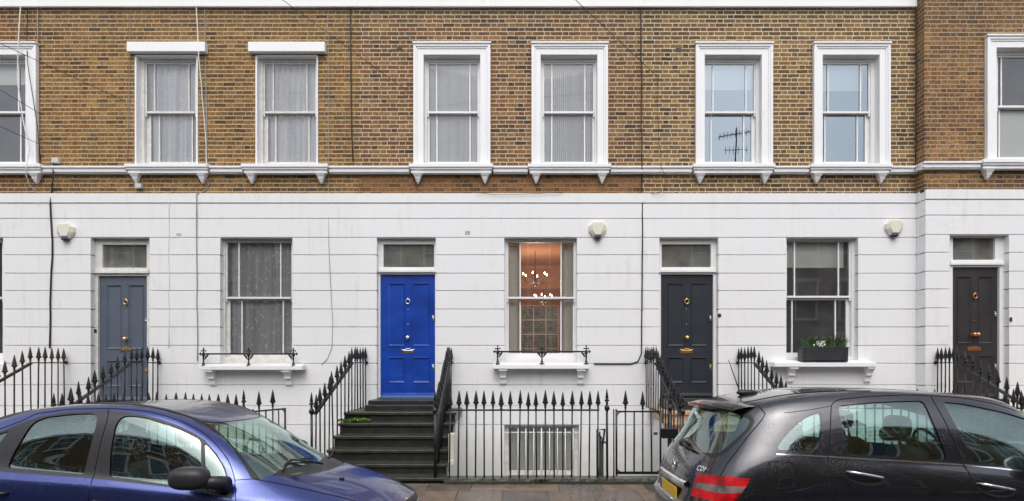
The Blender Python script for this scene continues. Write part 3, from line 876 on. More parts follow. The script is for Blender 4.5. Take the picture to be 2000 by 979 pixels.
# --- house C (blue door)
opsU = [u_op(827.5, 938), u_op(1056, 1166.5)]
bas = (PX(985), PX(1131), PZ(945), PZ(833))
opsG = [g_op(985, 1127), d_op(736, 851), bas]
hC = house('C', 'brick and white stucco house with the royal blue door and lit orange room', xBC, xCD, YF, 'brick_c', opsU, opsG)
upper(hC, 808, 958, 827.5, 938, 837.5, 932.5, (852.5, 917.5), YF, rm='pale_room')
upper(hC, 1038, 1187, 1056, 1166.5, 1063, 1158.5, (1078, 1142.5), YF, rm='pale_room')
ground(hC, 985, 1127, 993, 1120, (1016, 1096), YF, rm=None)
entrance(hC, 736, 851, 744.5, 850, 750, 848.5, YF, 'door_blue', metal='chrome')
# --- house D (charcoal door)
opsU = [u_op(1376, 1487), u_op(1606, 1717)]; opsG = [g_op(1536, 1676), d_op(1288, 1403)]
hD = house('D', 'house with the charcoal front door and brass letterbox, pointed yellow brick above white stucco', xCD, xDE, YF, 'brick_d', opsU, opsG)
upper(hD, 1358, 1508, 1376, 1487, 1377.5, 1473, (1393, 1457.5), YF, glass='glass_sky', low=(1391, 1455), glow=(1378, 1470))
upper(hD, 1588, 1737, 1606, 1717, 1607.5, 1697, (1618, 1681.5), YF, glass='glass_sky', low=(1614.5, 1678), glow=(1607.5, 1693))
ground(hD, 1536, 1676, 1537, 1658.5, (1552, 1638), YF, (1549.5, 1634.5), (1538, 1655), gz=(689, 586, 578, 472), glass='glass')
entrance(hD, 1288, 1403, 1290, 1391, 1291, 1387, YF, 'door_black')
# --- house E (projecting, right edge)
opsU = [u_op(1945, 2060, YE)]; opsG = [d_op(1855, 1971, YE), g_op(2080, 2220, YE)]
hE = house('E', 'projecting brown brick house with the dull black front door at the right edge', xDE + 0.001, PX(2600), YE, 'brick_e', opsU, opsG, cornice=False)
upper(hE, 1925, 2078, 1945, 2060, 1950, 2052, (1957, 2044), YE, glass='glass')
ground(hE, 2080, 2220, 2090, 2210, (2112, 2188), YE)
entrance(hE, 1855, 1971, 1857, 1947, 1857, 1939, YE, 'door_brown', fz=(513, 470), dz=(776, 527), split_knob=True, metal='copper')
# left return of the projecting house (brick above, stucco below)
m = MB()
for i, (zt, zb) in enumerate(zip(JOINTS, JOINTS[1:])): m.box(xDE + 0.001 - (0.012 if i == 0 else 0), xDE + 0.15, YE + 0.1305, YF + 0.02, zb + 0.011, zt)
m.build('side_stucco', M['stucco'], hE, bevel=0.0035)

# string courses, sills, corbels
def sills(h, pairs, y, x0, x1):
    segs = []; cur = x0
    for a, b in pairs:
        A, B = PX(a, y - 0.12), PX(b, y - 0.12)
        upper_sill(h, A, B, y)
        corbel(h, A + 0.145, y, PZ(341)); corbel(h, B - 0.145, y, PZ(341))
        if A > cur: segs.append((cur, A))
        cur = B
    if cur < x1: segs.append((cur, x1))
    string_course(h, segs, y)
sills(hA, [(-96, 80 - 2)], YF, PX(-560), xAB)
sills(hB, [(242, 406), (470, 640)], YF, xAB, xBC)
sills(hC, [(798, 963), (1031, 1194)], YF, xBC, xCD)
sills(hD, [(1354, 1515), (1584, 1744)], YF, xCD, xDE)
sills(hE, [(1921, 2082)], YE, xDE - 0.085, PX(2600))
m = MB(); z1, z0 = PZ(327), PZ(340)
m.box(xDE - 0.083, xDE, YE, YF - 0.086, z1 - 0.03, z1); m.box(xDE - 0.058, xDE, YE, YF - 0.061, z0 + 0.02, z1 - 0.03)
m.build('string_course', M['trim'], hE)

# ground floor sills on brackets
ground_sill(hB, PX(388, 9.8), PX(590, 9.8), YF, PZ(713), (PX(417), PX(565)), 'stucco_old')
ground_sill(hC, PX(963, 9.8), PX(1152, 9.8), YF, PZ(711), (PX(983), PX(1133)))
ground_sill(hD, PX(1513, 9.8), PX(1712, 9.8), YF, PZ(707), (PX(1542), PX(1692)), 'trim')

# thresholds
for h, a, b, y, mt, dz in ((hB, 177, 292, YF, 'slate', 784), (hC, 736, 851, YF, 'slate', 776), (hD, 1288, 1403, YF, 'slate', 776), (hE, 1855, 1971, YE, 'slate', 776)):
    z = PZ(dz, 10.15)
    MB().box(PX(a, y) + 0.004, PX(b, y) - 0.004, y - 0.02, y + 0.23, z - 0.19, z - 0.006).build('threshold', M[mt], h, bevel=0.006)
m = MB(); m.box(PX(744, 10.12) , PX(850, 10.12), 10.11, 10.15, PZ(776, 10.15) - 0.004, PZ(776, 10.15) + 0.035)
m.build('door_sill', simple('pale blue sill paint', (0.10, 0.20, 0.50), 0.4), hC)

# ------------------------------------------------------------------ curtains, blinds, shutters
def curtain(name, label, x0, x1, z0, z1, y, mat, amp=0.03, waves=11, cat='curtain', group=None):
    m = MB(); n = 160; vs = []
    ph = random.uniform(0, 6)
    for k in range(2):
        z = (z0, z1)[k]
        for i in range(n + 1):
            t = i / n
            a = amp * (math.sin(t * waves * 2 * math.pi + ph + 0.6 * k) + 0.5 * math.sin(t * waves * 3.7 + ph * 2)) * (1.0 if k == 0 else 0.7)
            vs.append((x0 + (x1 - x0) * t + 0.3 * a, y + a, z))
    m.add(vs, [(i, i + 1, n + 2 + i, n + 1 + i) for i in range(n)], True)
    return tag(m.build(name, M[mat]), label, cat, group)
yc = YF + 0.268
curtain('lace_curtain', 'white lace curtain in the upper window beside the pair of thin pale cables', PX(268), PX(390), PZ(324), PZ(114), yc, 'lace_white', group='lace curtains')
curtain('lace_curtain', 'white lace curtain in the upper window nearest the thick black cable', PX(500), PX(626), PZ(324), PZ(114), yc, 'lace_white', group='lace curtains')
curtain('lace_curtain', 'grey flowered lace curtain in the ground floor window right of the grey door', PX(424), PX(582), PZ(702), PZ(462), yc, 'lace_dark', 0.028, 9, group='lace curtains')
def vblind(label, x0, x1):
    m = MB(); n = 26; z0, z1 = PZ(318), PZ(120); y = YF + 0.265
    m.box(PX(x0), PX(x1), y - 0.025, y + 0.03, z1, z1 + 0.04)
    for i in range(n):
        cx = PX(x0) + (PX(x1) - PX(x0)) * (i + 0.5) / n
        a = R(48 + random.uniform(-4, 4)); c, s_ = math.cos(a) * 0.025, math.sin(a) * 0.025
        m.add([(cx - c, y - s_, z0), (cx + c, y + s_, z0), (cx + c, y + s_, z1), (cx - c, y - s_, z1)], [(0, 1, 2, 3)])
    return tag(m.build('vertical_blind', M['blind']), label, 'blind', 'vertical blinds')
vblind('white vertical slat blind in the upper window above the blue door', 829, 941)
vblind('white vertical slat blind in the upper window above the lit orange room', 1058, 1165)
def roller(label, x0, x1, z0, z1, y=YF, mat='roller'):
    m = MB(); m.box(x0, x1, y + 0.262, y + 0.265, z0, z1); m.tube([(x0, y + 0.29, z1 + 0.01), (x1, y + 0.29, z1 + 0.01)], 0.025)
    m.tube([(x0, y + 0.264, z0), (x1, y + 0.264, z0)], 0.008)
    return tag(m.build('roller_blind', M[mat]), label, 'blind', 'roller blinds')
roller('half lowered pale blind in the upper window above the charcoal door', PX(1372), PX(1480), PZ(162), PZ(118))
roller('half lowered pale blind in the upper window above the planter', PX(1602), PX(1702), PZ(164), PZ(118))
roller('half lowered cream blind in the ground floor window above the planter', PX(1532), PX(1664), PZ(518), PZ(462))
roller('lowered pale blind in the upper window at the left edge of the photo', PX(-50), PX(50), PZ(152), PZ(118))
roller('white blind across the lower half of the upper window at the right edge', PX(1945, YE), PX(2060, YE), PZ(318), PZ(222), YE)
# ------------------------------------------------------------------ lit room behind the blue house's ground floor window
room(M['warm_room'], PX(935), PX(1180), YF + 0.27, YF + 8.8, 1.0, PZ(440), 'warm_room', hC, [(PX(1018, 18.8), PX(1090, 18.8), 1.75, 3.62)])
m = MB(); m.quad((PX(935), YF + 0.3, PZ(440) - 0.004), (PX(935), YF + 8.7, PZ(440) - 0.004), (PX(1180), YF + 8.7, PZ(440) - 0.004), (PX(1180), YF + 0.3, PZ(440) - 0.004))
m.build('warm_ceiling', M['warm_ceiling'], hC)
m = MB(); m.quad((PX(935), YF + 0.3, 1.004), (PX(1180), YF + 0.3, 1.004), (PX(1180), YF + 8.7, 1.004), (PX(935), YF + 8.7, 1.004))
m.build('room_floor', M['floor_wood'], hC)
# back window bars and a partition opening half way
m = MB(); yb = YF + 8.78; bx0, bx1 = PX(1018, 18.8), PX(1090, 18.8)
for i in range(4):
    x = bx0 + (bx1 - bx0) * i / 3; m.box(x - 0.015, x + 0.015, yb - 0.04, yb, 1.75, 3.62)
for i in range(5):
    z = 1.75 + 1.87 * i / 4; m.box(bx0, bx1, yb - 0.036, yb - 0.004, z - 0.013, z + 0.013)
m.build('garden_window', M['wood_white'], hC)
ym = YF + 4.2; m = MB()
m.box(PX(935) + 0.002, PX(1003, ym + 0.2), ym, ym + 0.2, 1.008, PZ(440) - 0.008); m.box(PX(1112, ym + 0.2), PX(1180) - 0.002, ym, ym + 0.2, 1.008, PZ(440) - 0.008)
m.box(PX(1003, ym + 0.2), PX(1112, ym + 0.2), ym, ym + 0.2, 3.62, PZ(440) - 0.008)
m.build('partition_wall', M['warm_room'], hC)
# internal shutters folded at the sides of the lit window
def louvre(parent, x0, x1, z0, z1, y0, y1, n, name='shutter'):
    """shutter leaf between two corners (x0,y0)-(x1,y1)"""
    m = MB(); L = math.hypot(x1 - x0, y1 - y0); ux, uy = (x1 - x0) / L, (y1 - y0) / L
    def bx(a, b, c, d, t):
        vs = []
        for z in (c, d):
            for (s_, w) in ((a, -t), (b, -t), (b, t), (a, t)):
                vs.append((x0 + ux * s_ - uy * w, y0 + uy * s_ + ux * w, z))
        m.add(vs, [(0, 3, 2, 1), (4, 5, 6, 7), (0, 1, 5, 4), (1, 2, 6, 5), (2, 3, 7, 6), (3, 0, 4, 7)])
    s = 0.035
    bx(0, s, z0, z1, 0.012); bx(L - s, L, z0, z1, 0.012)
    for a, b in ((z0, z0 + 0.06), (z1 - 0.06, z1), ((z0 + z1) / 2 - 0.02, (z0 + z1) / 2 + 0.02)): bx(s, L - s, a, b, 0.0115)
    for i in range(n):
        z = z0 + 0.07 + (z1 - z0 - 0.14) * (i + 0.5) / n; q = (z1 - z0) / n * 0.9
        vs = []
        for s_ in (s, L - s):
            for w, dz in ((-0.006, -q / 2), (0.006, q / 2)):
                vs.append((x0 + ux * s_ - uy * w, y0 + uy * s_ + ux * w, z + dz))
        m.add(vs, [(0, 2, 3, 1)])
    return m.build(name, M['shutter'], parent)
louvre(hC, PX(988), PX(1008), PZ(704), PZ(464), YF + 0.275, YF + 0.34, 42)
louvre(hC, PX(1013), PX(1009), PZ(704), PZ(464), YF + 0.42, YF + 0.34, 42)
louvre(hC, PX(1127), PX(1106), PZ(704), PZ(464), YF + 0.275, YF + 0.34, 42)
louvre(hC, PX(1101), PX(1105), PZ(704), PZ(464), YF + 0.42, YF + 0.34, 42)

def chandelier(label, x, y, z, r=0.26, n=6, ztop=None):
    t = thing('chandelier', label, 'chandelier', (x, y, z), 'chandeliers in the lit room')
    m = MB(); m.tube([(x, y, ztop), (x, y, z)], 0.008); m.lathe([(0.005, -0.12), (0.03, -0.09), (0.02, -0.03), (0.035, 0.0), (0.015, 0.1), (0.02, 0.2)], (x, y, z), 10)
    for i in range(n):
        a = 2 * math.pi * (i + 0.3) / n
        pts = [(x + r * q * math.cos(a), y + r * q * math.sin(a), z - 0.09 * math.sin(q * math.pi) + 0.05 * q) for q in (0.05, 0.3, 0.55, 0.8, 1.0)]
        m.tube(pts, 0.006, 6)
        m.lathe([(0.02, 0.0), (0.024, 0.01), (0.01, 0.012), (0.01, 0.07)], (x + r * math.cos(a), y + r * math.sin(a), z + 0.05), 8)
    m.build('branch_frame', M['iron'], t)
    for i in range(n):
        a = 2 * math.pi * (i + 0.3) / n
        MB().lathe([(0.003, 0), (0.011, 0.01), (0.012, 0.022), (0.006, 0.042), (0.001, 0.052)], (x + r * math.cos(a), y + r * math.sin(a), z + 0.12), 8).build('candle_bulb', M['bulb'], t)
    li = bpy.data.lights.new('chandelier_light', 'POINT'); li.energy = 24; li.color = (1.0, 0.74, 0.50); li.shadow_soft_size = 0.2
    lo = bpy.data.objects.new('chandelier_light', li); lo.location = (0, 0, -0.12); lo.parent = t; C.objects.link(lo)
    return t
zc = PZ(440)
chandelier('lit candle chandelier nearer the window in the orange room', PX(1045, 12.4), 12.4, PZ(549, 12.4), 0.27, 6, zc)
chandelier('lit candle chandelier farther back in the orange room', PX(1061, 16.2), 16.2, PZ(587, 16.2), 0.26, 6, zc)
# greenery in the back garden, seen through the room
m = MB()
for i in range(4200):
    x = random.uniform(-1.6, 3.4); z = random.uniform(0.5, 4.4 + 0.5 * math.sin(x * 2.3)); y = 21.5 + random.gauss(0, 0.5); s_ = random.uniform(0.03, 0.08)
    a = Vector((random.gauss(0, 1), random.gauss(0, 1), random.gauss(0, 1))).normalized(); b = a.orthogonal().normalized()
    p = Vector((x, y, z)); m.add([p - a * s_, p + b * s_ * 0.5, p + a * s_, p - b * s_ * 0.5], [(0, 1, 2, 3)])
tag(m.build('garden_bush', M['leaf']), 'leafy green bush seen through the lit room and its back window', 'bush')

m = MB(); m.box(-4, 6, 23.5, 23.7, -1, 4.2); tag(m.build('garden_backdrop', M['brick_e']), 'added brick backdrop wall behind the bush beyond the lit room', 'wall')  # backdrop added to close the bright gaps between the leaves
# basement window with security bars
wz0, wz1 = PZ(945), PZ(833)
m = MB(); X0, X1 = PX(985), PX(1131); Y = YF + 0.11
m.box(X0 - 0.02, X0 + 0.075, Y, Y + 0.1, wz0, wz1 + 0.02); m.box(X1 - 0.075, X1 + 0.02, Y, Y + 0.1, wz0, wz1 + 0.02)
m.box(X0 + 0.075, X1 - 0.075, Y, Y + 0.1, wz1 - 0.03, wz1 + 0.02); m.box(X0 + 0.075, X1 - 0.075, Y, Y + 0.1, PZ(931), PZ(922))
m.box((X0 + X1) / 2 - 0.02, (X0 + X1) / 2 + 0.02, Y + 0.02, Y + 0.08, wz0, wz1 - 0.03)
bw = m.build('basement_window', M['wood_old'], hC)
MB().quad((X0 + 0.07, Y + 0.05, wz0), (X1 - 0.07, Y + 0.05, wz0), (X1 - 0.07, Y + 0.05, wz1 - 0.03), (X0 + 0.07, Y + 0.05, wz1 - 0.03)).build('pane', M['glass'], bw)
sb = MB()
for i in range(9):
    x = X0 + 0.10 + (X1 - X0 - 0.2) * i / 8; sb.tube([(x, YF + 0.03, wz0), (x, YF + 0.03, wz1 - 0.035)], 0.008, 8)
sb.box(X0, X1, YF + 0.022, YF + 0.038, wz1 - 0.115, wz1 - 0.10)
sb.build('security_bars', M['wood_white'], bw)
wd = (X1 - X0 - 0.2) / 4
for i in range(4):
    louvre(bw, X0 + 0.10 + wd * i, X0 + 0.10 + wd * (i + 1) - 0.004, wz0 + 0.1, wz1 - 0.04, Y + 0.12, Y + 0.12, 16, 'shutter_leaf')
room(M['pale_room'], X0 - 0.3, X1 + 0.3, YF + 0.27, YF + 3, wz0 - 0.4, wz1 + 0.04, 'basement_room', hC)

# ------------------------------------------------------------------ front steps
def step_D(k): return 7.7 + 0.27 * (k - 1)
def steps(label, x0, x1, mat, top, flank, yh=YF, door=None, zdoor=1.19):
    t = thing('front_steps', label, 'steps', ((x0 + x1) / 2, 8.9, PAVE), 'front steps')
    zt = [0.262, 0.398, 0.555, 0.718, 0.878, 1.022]
    for k in range(6):
        y = step_D(k + 1); yb = step_D(k + 2) + 0.04 if k < 5 else yh
        m = MB(); z = zt[k]; zb = (zt[k - 1] if k else PAVE - 0.1) - 0.02
        m.box(x0, x1, y + 0.03, yb, zb, z - 0.045)
        m.build('riser', M[mat], t)
        n = MB(); n.box(x0 - 0.02, x1 + 0.02, y, yb, z - 0.045, z)
        n.build('tread', M[top], t, bevel=0.008)
    if door:
        d0, d1 = door
        MB().box(d0 - 0.06, d1 + 0.1, 9.37, yh, zt[5], zt[5] + 0.085).build('door_step', M[mat], t, bevel=0.006)
        MB().box(d0 - 0.06, d1 + 0.1, 9.58, yh, zt[5] + 0.085, zdoor - 0.02).build('door_step', M[mat], t, bevel=0.006)
    # sloping masonry flank down to the basement area
    pr = [(7.74, AREA), (7.74, 0.08), (step_D(2) + 0.06, 0.18), (step_D(6) + 0.1, 0.80), (yh, 0.93), (yh, AREA)]
    for a, b in ((x0 + 0.05, x0 + 0.16), (x1 - 0.16, x1 - 0.05)): MB().prism_yz(pr, a, b).build('flank_wall', M[flank], t)
    return t
xs = {'B': (-7.80, -6.36), 'C': (-2.76, -1.02), 'D': (2.28, 3.74), 'E': (7.12, 8.62)}
steps('flight of grey stone steps up to the slate grey door', *xs['B'], 'slate', 'slate_top', 'stucco', door=(PX(185), PX(292)), zdoor=PZ(784, 10.15))
steps('flight of dark slate steps up to the blue door', *xs['C'], 'slate', 'slate_top', 'stucco', door=(PX(738), PX(845)))
steps('flight of tan stone steps up to the charcoal door', *xs['D'], 'tan', 'tan', 'stucco', door=None)
m = MB().box(PX(1290), PX(1400), 9.45, YF, 1.022, 1.17); o = m.build('door_step', M['slate'], None, bevel=0.006)
st = [x for x in bpy.data.objects if x.name.startswith('front_steps')][-1]; o.parent = st; o.location = Vector(o.location) - st.location
steps('flight of tan stone steps up to the dull black door', *xs['E'], 'tan', 'tan', 'stucco', YE)

# ------------------------------------------------------------------ iron railings
def finial_mesh(scale=1.0, name='finial', knobby=False):
    p = [(0.012, 0.0), (0.018, 0.01), (0.012, 0.02), (0.013, 0.032), (0.022, 0.04), (0.014, 0.05), (0.034, 0.066), (0.039, 0.082), (0.026, 0.098), (0.029, 0.105), (0.022, 0.145), (0.0135, 0.195), (0.0045, 0.24), (0.001, 0.246)]
    if knobby:
        p = [(0.02, -0.02), (0.032, 0.0), (0.036, 0.02), (0.026, 0.045), (0.016, 0.06), (0.014, 0.10), (0.030, 0.115), (0.033, 0.125), (0.015, 0.14), (0.022, 0.155), (0.016, 0.20), (0.008, 0.25), (0.001, 0.285)]
    m = MB(); m.lathe([(r * scale, h * scale) for r, h in p], (0, 0, 0), 10)
    me = bpy.data.meshes.new(name); me.from_pydata(m.v, [], m.f); me.polygons.foreach_set('use_smooth', [True] * len(m.f)); return me
FIN = {k: finial_mesh() for k in ('iron', 'iron_rust')}
FINK = finial_mesh(1.0, 'finial', True)
for k, me in FIN.items(): me.materials.append(M[k])
FINK.materials.append(M['iron'])
BARS = {}
def bar_mesh(h, r, mat):
    key = (round(h, 2), r, mat)
    if key not in BARS:
        m = MB(); m.lathe([(r, 0), (r, key[0])], (0, 0, 0), 8, smooth=True)
        me = bpy.data.meshes.new('bar'); me.from_pydata(m.v, [], m.f); me.polygons.foreach_set('use_smooth', m.sm); me.materials.append(M[mat]); BARS[key] = me
    return BARS[key], key[0]
def put_bar(parent, x, y, z0, zr, mat='iron', r=0.0105, fin=True, newel=False, name='baluster'):
    me, h = bar_mesh(zr - z0, 0.016 if newel else r, mat)
    o = bpy.data.objects.new('newel_post' if newel else name, me); C.objects.link(o); o.parent = parent
    px_, py_, pz_ = ORG[parent.name]
    o.location = (x - px_, y - py_, z0 - pz_)
    tilt = random.gauss(0, 0.007)
    o.rotation_euler = (random.gauss(0, 0.006), tilt, random.uniform(0, 6))
    kz = random.uniform(0.985, 1.012); o.scale = (random.uniform(0.9, 1.12), random.uniform(0.9, 1.12), kz)
    if fin:
        f = bpy.data.objects.new('finial', FINK if newel else FIN[mat]); C.objects.link(f); f.parent = o; f.location = (0, 0, h)
    return o
def stair_z(y):
    zt = [0.262, 0.398, 0.555, 0.718, 0.878, 1.022]
    k = int((y - 7.7) / 0.27)
    return zt[max(0, min(5, k))]
def stair_railing(label, xw, xs_, mat='iron', yend=7.86, yw=9.95, newel=True, nflat=5, zr=1.81, brk=9.27, zlow=1.131):
    t = thing('stair_railing', label, 'railing', ((xw + xs_) / 2, 8.9, PAVE), 'spiked railings beside the front steps')
    X = lambda y: xw + (xs_ - xw) * (yw - y) / (yw - yend)
    m = MB()
    pts = [(X(yw) , yw + 0.06, zr), (X(brk), brk, zr), (X(yend), yend, zlow), (X(yend), yend - 0.12, zlow)]
    def rail(a, b, w=0.013, hgt=0.02):
        m.add([(a[0] - w, a[1], a[2] - hgt), (a[0] + w, a[1], a[2] - hgt), (a[0] + w, a[1], a[2]), (a[0] - w, a[1], a[2]),
               (b[0] - w, b[1], b[2] - hgt), (b[0] + w, b[1], b[2] - hgt), (b[0] + w, b[1], b[2]), (b[0] - w, b[1], b[2])],
              [(0, 1, 2, 3), (7, 6, 5, 4), (0, 4, 5, 1), (1, 5, 6, 2), (2, 6, 7, 3), (3, 7, 4, 0)])
    rail(pts[0], pts[1], 0.012, 0.014); rail(pts[1], pts[2], 0.024, 0.032); rail(pts[2], pts[3], 0.02, 0.02)
    m.lathe([(0.028, 0.0), (0.028, 0.02)], (xw, yw + 0.03, zr - 0.007), 8, 'y')
    m.build('handrail', M[mat], t)
    ys = [yend + 0.005 + (brk - yend) * i / 9 for i in range(9)] + [brk + (yw - brk) * i / 5 for i in range(6)]
    for y in ys:
        z = zr if y >= brk else zlow + (zr - zlow) * (y - yend) / (brk - yend)
        put_bar(t, X(y), y, stair_z(y) - (0 if y > yend + 0.1 else 0.03), z + 0.012, mat)
    if newel: put_bar(t, X(yend), yend - 0.13, PAVE, zlow + 0.01, 'iron', newel=True)
    return t
stair_railing('rusty spiked stair railing left of the slate grey door', -7.90, -7.90, 'iron_rust')
stair_railing('spiked stair railing in front of the slate grey door', -6.28, -6.28)
stair_railing('spiked stair railing left of the blue door', -2.67, -2.80)
stair_railing('spiked stair railing right of the blue door', -1.19, -1.14)
stair_railing('spiked stair railing left of the charcoal door', 2.20, 2.20)
stair_railing('spiked stair railing right of the charcoal door', 3.80, 3.80)
stair_railing('spiked stair railing in front of the dull black door', 7.08, 7.08, yw=9.72)

def area_railing(label, x0, x1, zt=1.186, n=None, newels=(), D=7.7):
    t = thing('area_railing', label, 'railing', ((x0 + x1) / 2, D, PAVE + 0.06), 'spiked railings along the pavement')
    m = MB(); m.box(x0 - 0.02, x1 + 0.02, D - 0.014, D + 0.014, zt - 0.022, zt); m.build('top_rail', M['iron'], t, bevel=0.003)
    n = n or int(round((x1 - x0) / 0.1175))
    for i in range(n + 1):
        x = x0 + (x1 - x0) * i / n
        put_bar(t, x, D, PAVE + 0.05, zt + 0.004, 'iron')
    for x in newels: put_bar(t, x, D, PAVE + 0.05, zt + 0.004, 'iron', newel=True)
    return t
area_railing('spiked area railing behind the blue car', -6.02, -3.80, 1.155, newels=(-3.70,))
area_railing('spiked area railing between the blue door steps and the barred basement window', PX(877.5, 7.7), PX(1167.6, 7.7), 1.186, 17, newels=(PX(1186, 7.7),))
area_railing('spiked area railing behind the black car', 3.95, 6.98, 1.21)
# closed gate
def gate(label, x0, x1, D=7.7, ang=0.0):
    t = thing('area_gate', label, 'gate', (x0, D, PAVE + 0.05), 'gates to the basement areas')
    zt, zb = 1.165, 0.315; m = MB()
    m.box(x0, x1, D - 0.011, D + 0.011, zt - 0.02, zt); m.box(x0, x1, D - 0.011, D + 0.011, zb, zb + 0.035)
    m.tube([(x0, D, zb - 0.02), (x0, D, zt + 0.02)], 0.014); m.tube([(x1, D, zb - 0.02), (x1, D, zt)], 0.014)
    for sx, xx in ((1, x0), (-1, x1)):
        for (za, sz) in ((zt - 0.01, -1), (zb + 0.02, 1)):
            m.tube([(xx, D, za + sz * 0.07), (xx + sx * 0.02, D, za + sz * 0.03), (xx + sx * 0.06, D, za)], 0.008, 6)
    m.build('gate_frame', M['iron'], t)
    n = 5
    for i in range(1, n):
        x = x0 + (x1 - x0) * i / n
        f = i in (1, 3)
        put_bar(t, x, D, zb, zt + (0.03 if f else -0.01), 'iron', fin=f)
    if ang:
        t.rotation_euler = (0, 0, ang)
    return t
gx0, gx1 = PX(1204, 7.7), PX(1290, 7.7)
g1 = gate('closed spiked gate right of the barred basement window', gx0, gx1)
m = MB(); m.box(gx1 + 0.012, gx1 + 0.23, 7.66, 7.72, 0.80, 0.93); m.lathe([(0.02, -0.05), (0.02, 0.0)], (gx1 - 0.04, 7.70, 0.86), 8, 'x'); m.build('lock_case', M['iron'], g1, bevel=0.006)
gate('open spiked gate swung inwards beyond the blue car windscreen', PX(494, 7.7), PX(494, 7.7) + 0.52, ang=R(62))
for lab, x in (('iron gate post with fleur head right of the closed gate', PX(1308, 7.7)), ('slim iron gate post between the railing and closed gate', gx0 - 0.035)):
    p = thing('gate_post', lab, 'post', (x, 7.7, PAVE + 0.05)); put_bar(p, x, 7.7, PAVE + 0.05, 1.19, 'iron', newel='fleur' in lab, fin='fleur' in lab, name='post_shaft')
# handrail going down to the basement beside the area railing
t = thing('area_handrail', 'low iron handrail going down to the basement left of the closed gate', 'handrail', (PX(1170, 7.9), 8.0, AREA))
m = MB(); hx = PX(1166, 7.85)
m.tube([(hx, 7.82, AREA), (hx, 7.82, 0.90), (hx + 0.10, 7.82, 0.90), (hx + 0.12, 8.2, 0.55), (hx + 0.14, 8.8, 0.0)], 0.014)
m.tube([(hx + 0.02, 7.80, 0.84), (hx + 0.08, 7.78, 0.74), (PX(1186, 7.75), 7.72, 0.72)], 0.012)
m.build('rail', M['iron'], t)
for i in range(4): put_bar(t, hx + 0.03 * (i + 1), 7.85 + 0.09 * i, AREA, 0.86 - 0.08 * i, fin=False)

# mossy stone plinths under the railings
for lab, x0, x1 in (('mossy stone kerb under the railing by the barred basement window', -1.0, 2.24), ('mossy stone kerb under the railing behind the blue car', -6.3, -2.8), ('mossy stone kerb under the railing behind the black car', 3.78, 7.08)):
    m = MB(); n = 40; vs = []
    for i in range(n + 1):
        x = x0 + (x1 - x0) * i / n
        a = random.uniform(-0.008, 0.008)
        for y, z in ((7.55 + a, PAVE - 0.05), (7.56 + a, PAVE + 0.035), (7.60, PAVE + 0.06 + a), (7.82, PAVE + 0.06), (7.82, AREA)): vs.append((x, y, z))
    m.add(vs, [(i * 5 + j, (i + 1) * 5 + j, (i + 1) * 5 + j + 1, i * 5 + j + 1) for i in range(n) for j in range(4)] + [(0, 1, 2, 3, 4), tuple(n * 5 + j for j in (4, 3, 2, 1, 0))])
    o = tag(m.build('stone_plinth', [M['slate_top'], M['moss']]), lab, 'kerb', 'mossy kerbs under the railings')
g = MB().box(-30, 30, 7.822, 7.86, AREA, PAVE + 0.02)
tag(g.build('area_wall', M['stucco_old']), kind='structure')
# front wall of the areas (under the pavement edge) is the plinth's back face; moss and weeds
m = MB()
def tuft(m, x, y, z, s, n=9, mat=None):
    for i in range(n):
        a = random.uniform(0, 6.28); l = s * random.uniform(0.5, 1.0); b = random.uniform(0.2, 0.9)
        d = Vector((math.cos(a), math.sin(a), 0)); w = Vector((-d.y, d.x, 0)) * s * 0.12; p = Vector((x, y, z))
        q = p + d * l * b * 0.5 + Vector((0, 0, l * 0.6)); r_ = p + d * l * b + Vector((0, 0, l * (0.9 - 0.4 * b)))
        m.add([p - w * 0.4, p + w * 0.4, q + w, r_, q - w], [(0, 1, 2, 3, 4)])
for i in range(260):
    x = random.choice((random.uniform(-1.0, 2.3), random.gauss(-0.2, 0.4), random.gauss(0.95, 0.25)))
    tuft(m, x, random.uniform(7.53, 7.62), PAVE + random.choice((0.0, 0.05)), random.uniform(0.01, 0.035), 5)
for i in range(14): tuft(m, 0.27 + random.gauss(0, 0.05), 7.57, PAVE + 0.02, 0.07, 9)
tag(m.build('moss', M['moss']), kind='stuff')
m = MB()
for i in range(30): tuft(m, -2.58 + random.gauss(0, 0.10), 8.95 + random.uniform(-0.07, 0.08), 0.878, 0.085, 10)
tag(m.build('weed', M['leaf_bright']), 'bright green weed growing on a dark slate step', 'weed')
m = MB()
for i in range(60):
    x, y = random.uniform(-1.6, 2.2), random.uniform(6.4, 7.55)
    a = random.uniform(0, 6.28); s_ = random.uniform(0.006, 0.018); z = 0.135 + (y - 6.14) / 1.46 * (PAVE - 0.135) + 0.004
    m.add([(x + s_ * math.cos(a + k * 1.57) * (1 if k % 2 else .5), y + s_ * math.sin(a + k * 1.57) * (1 if k % 2 else .5), z) for k in range(4)], [(0, 1, 2, 3)])
tag(m.build('fallen_leaves', simple('dry leaf', (0.30, 0.20, 0.07), 0.7)), kind='stuff')

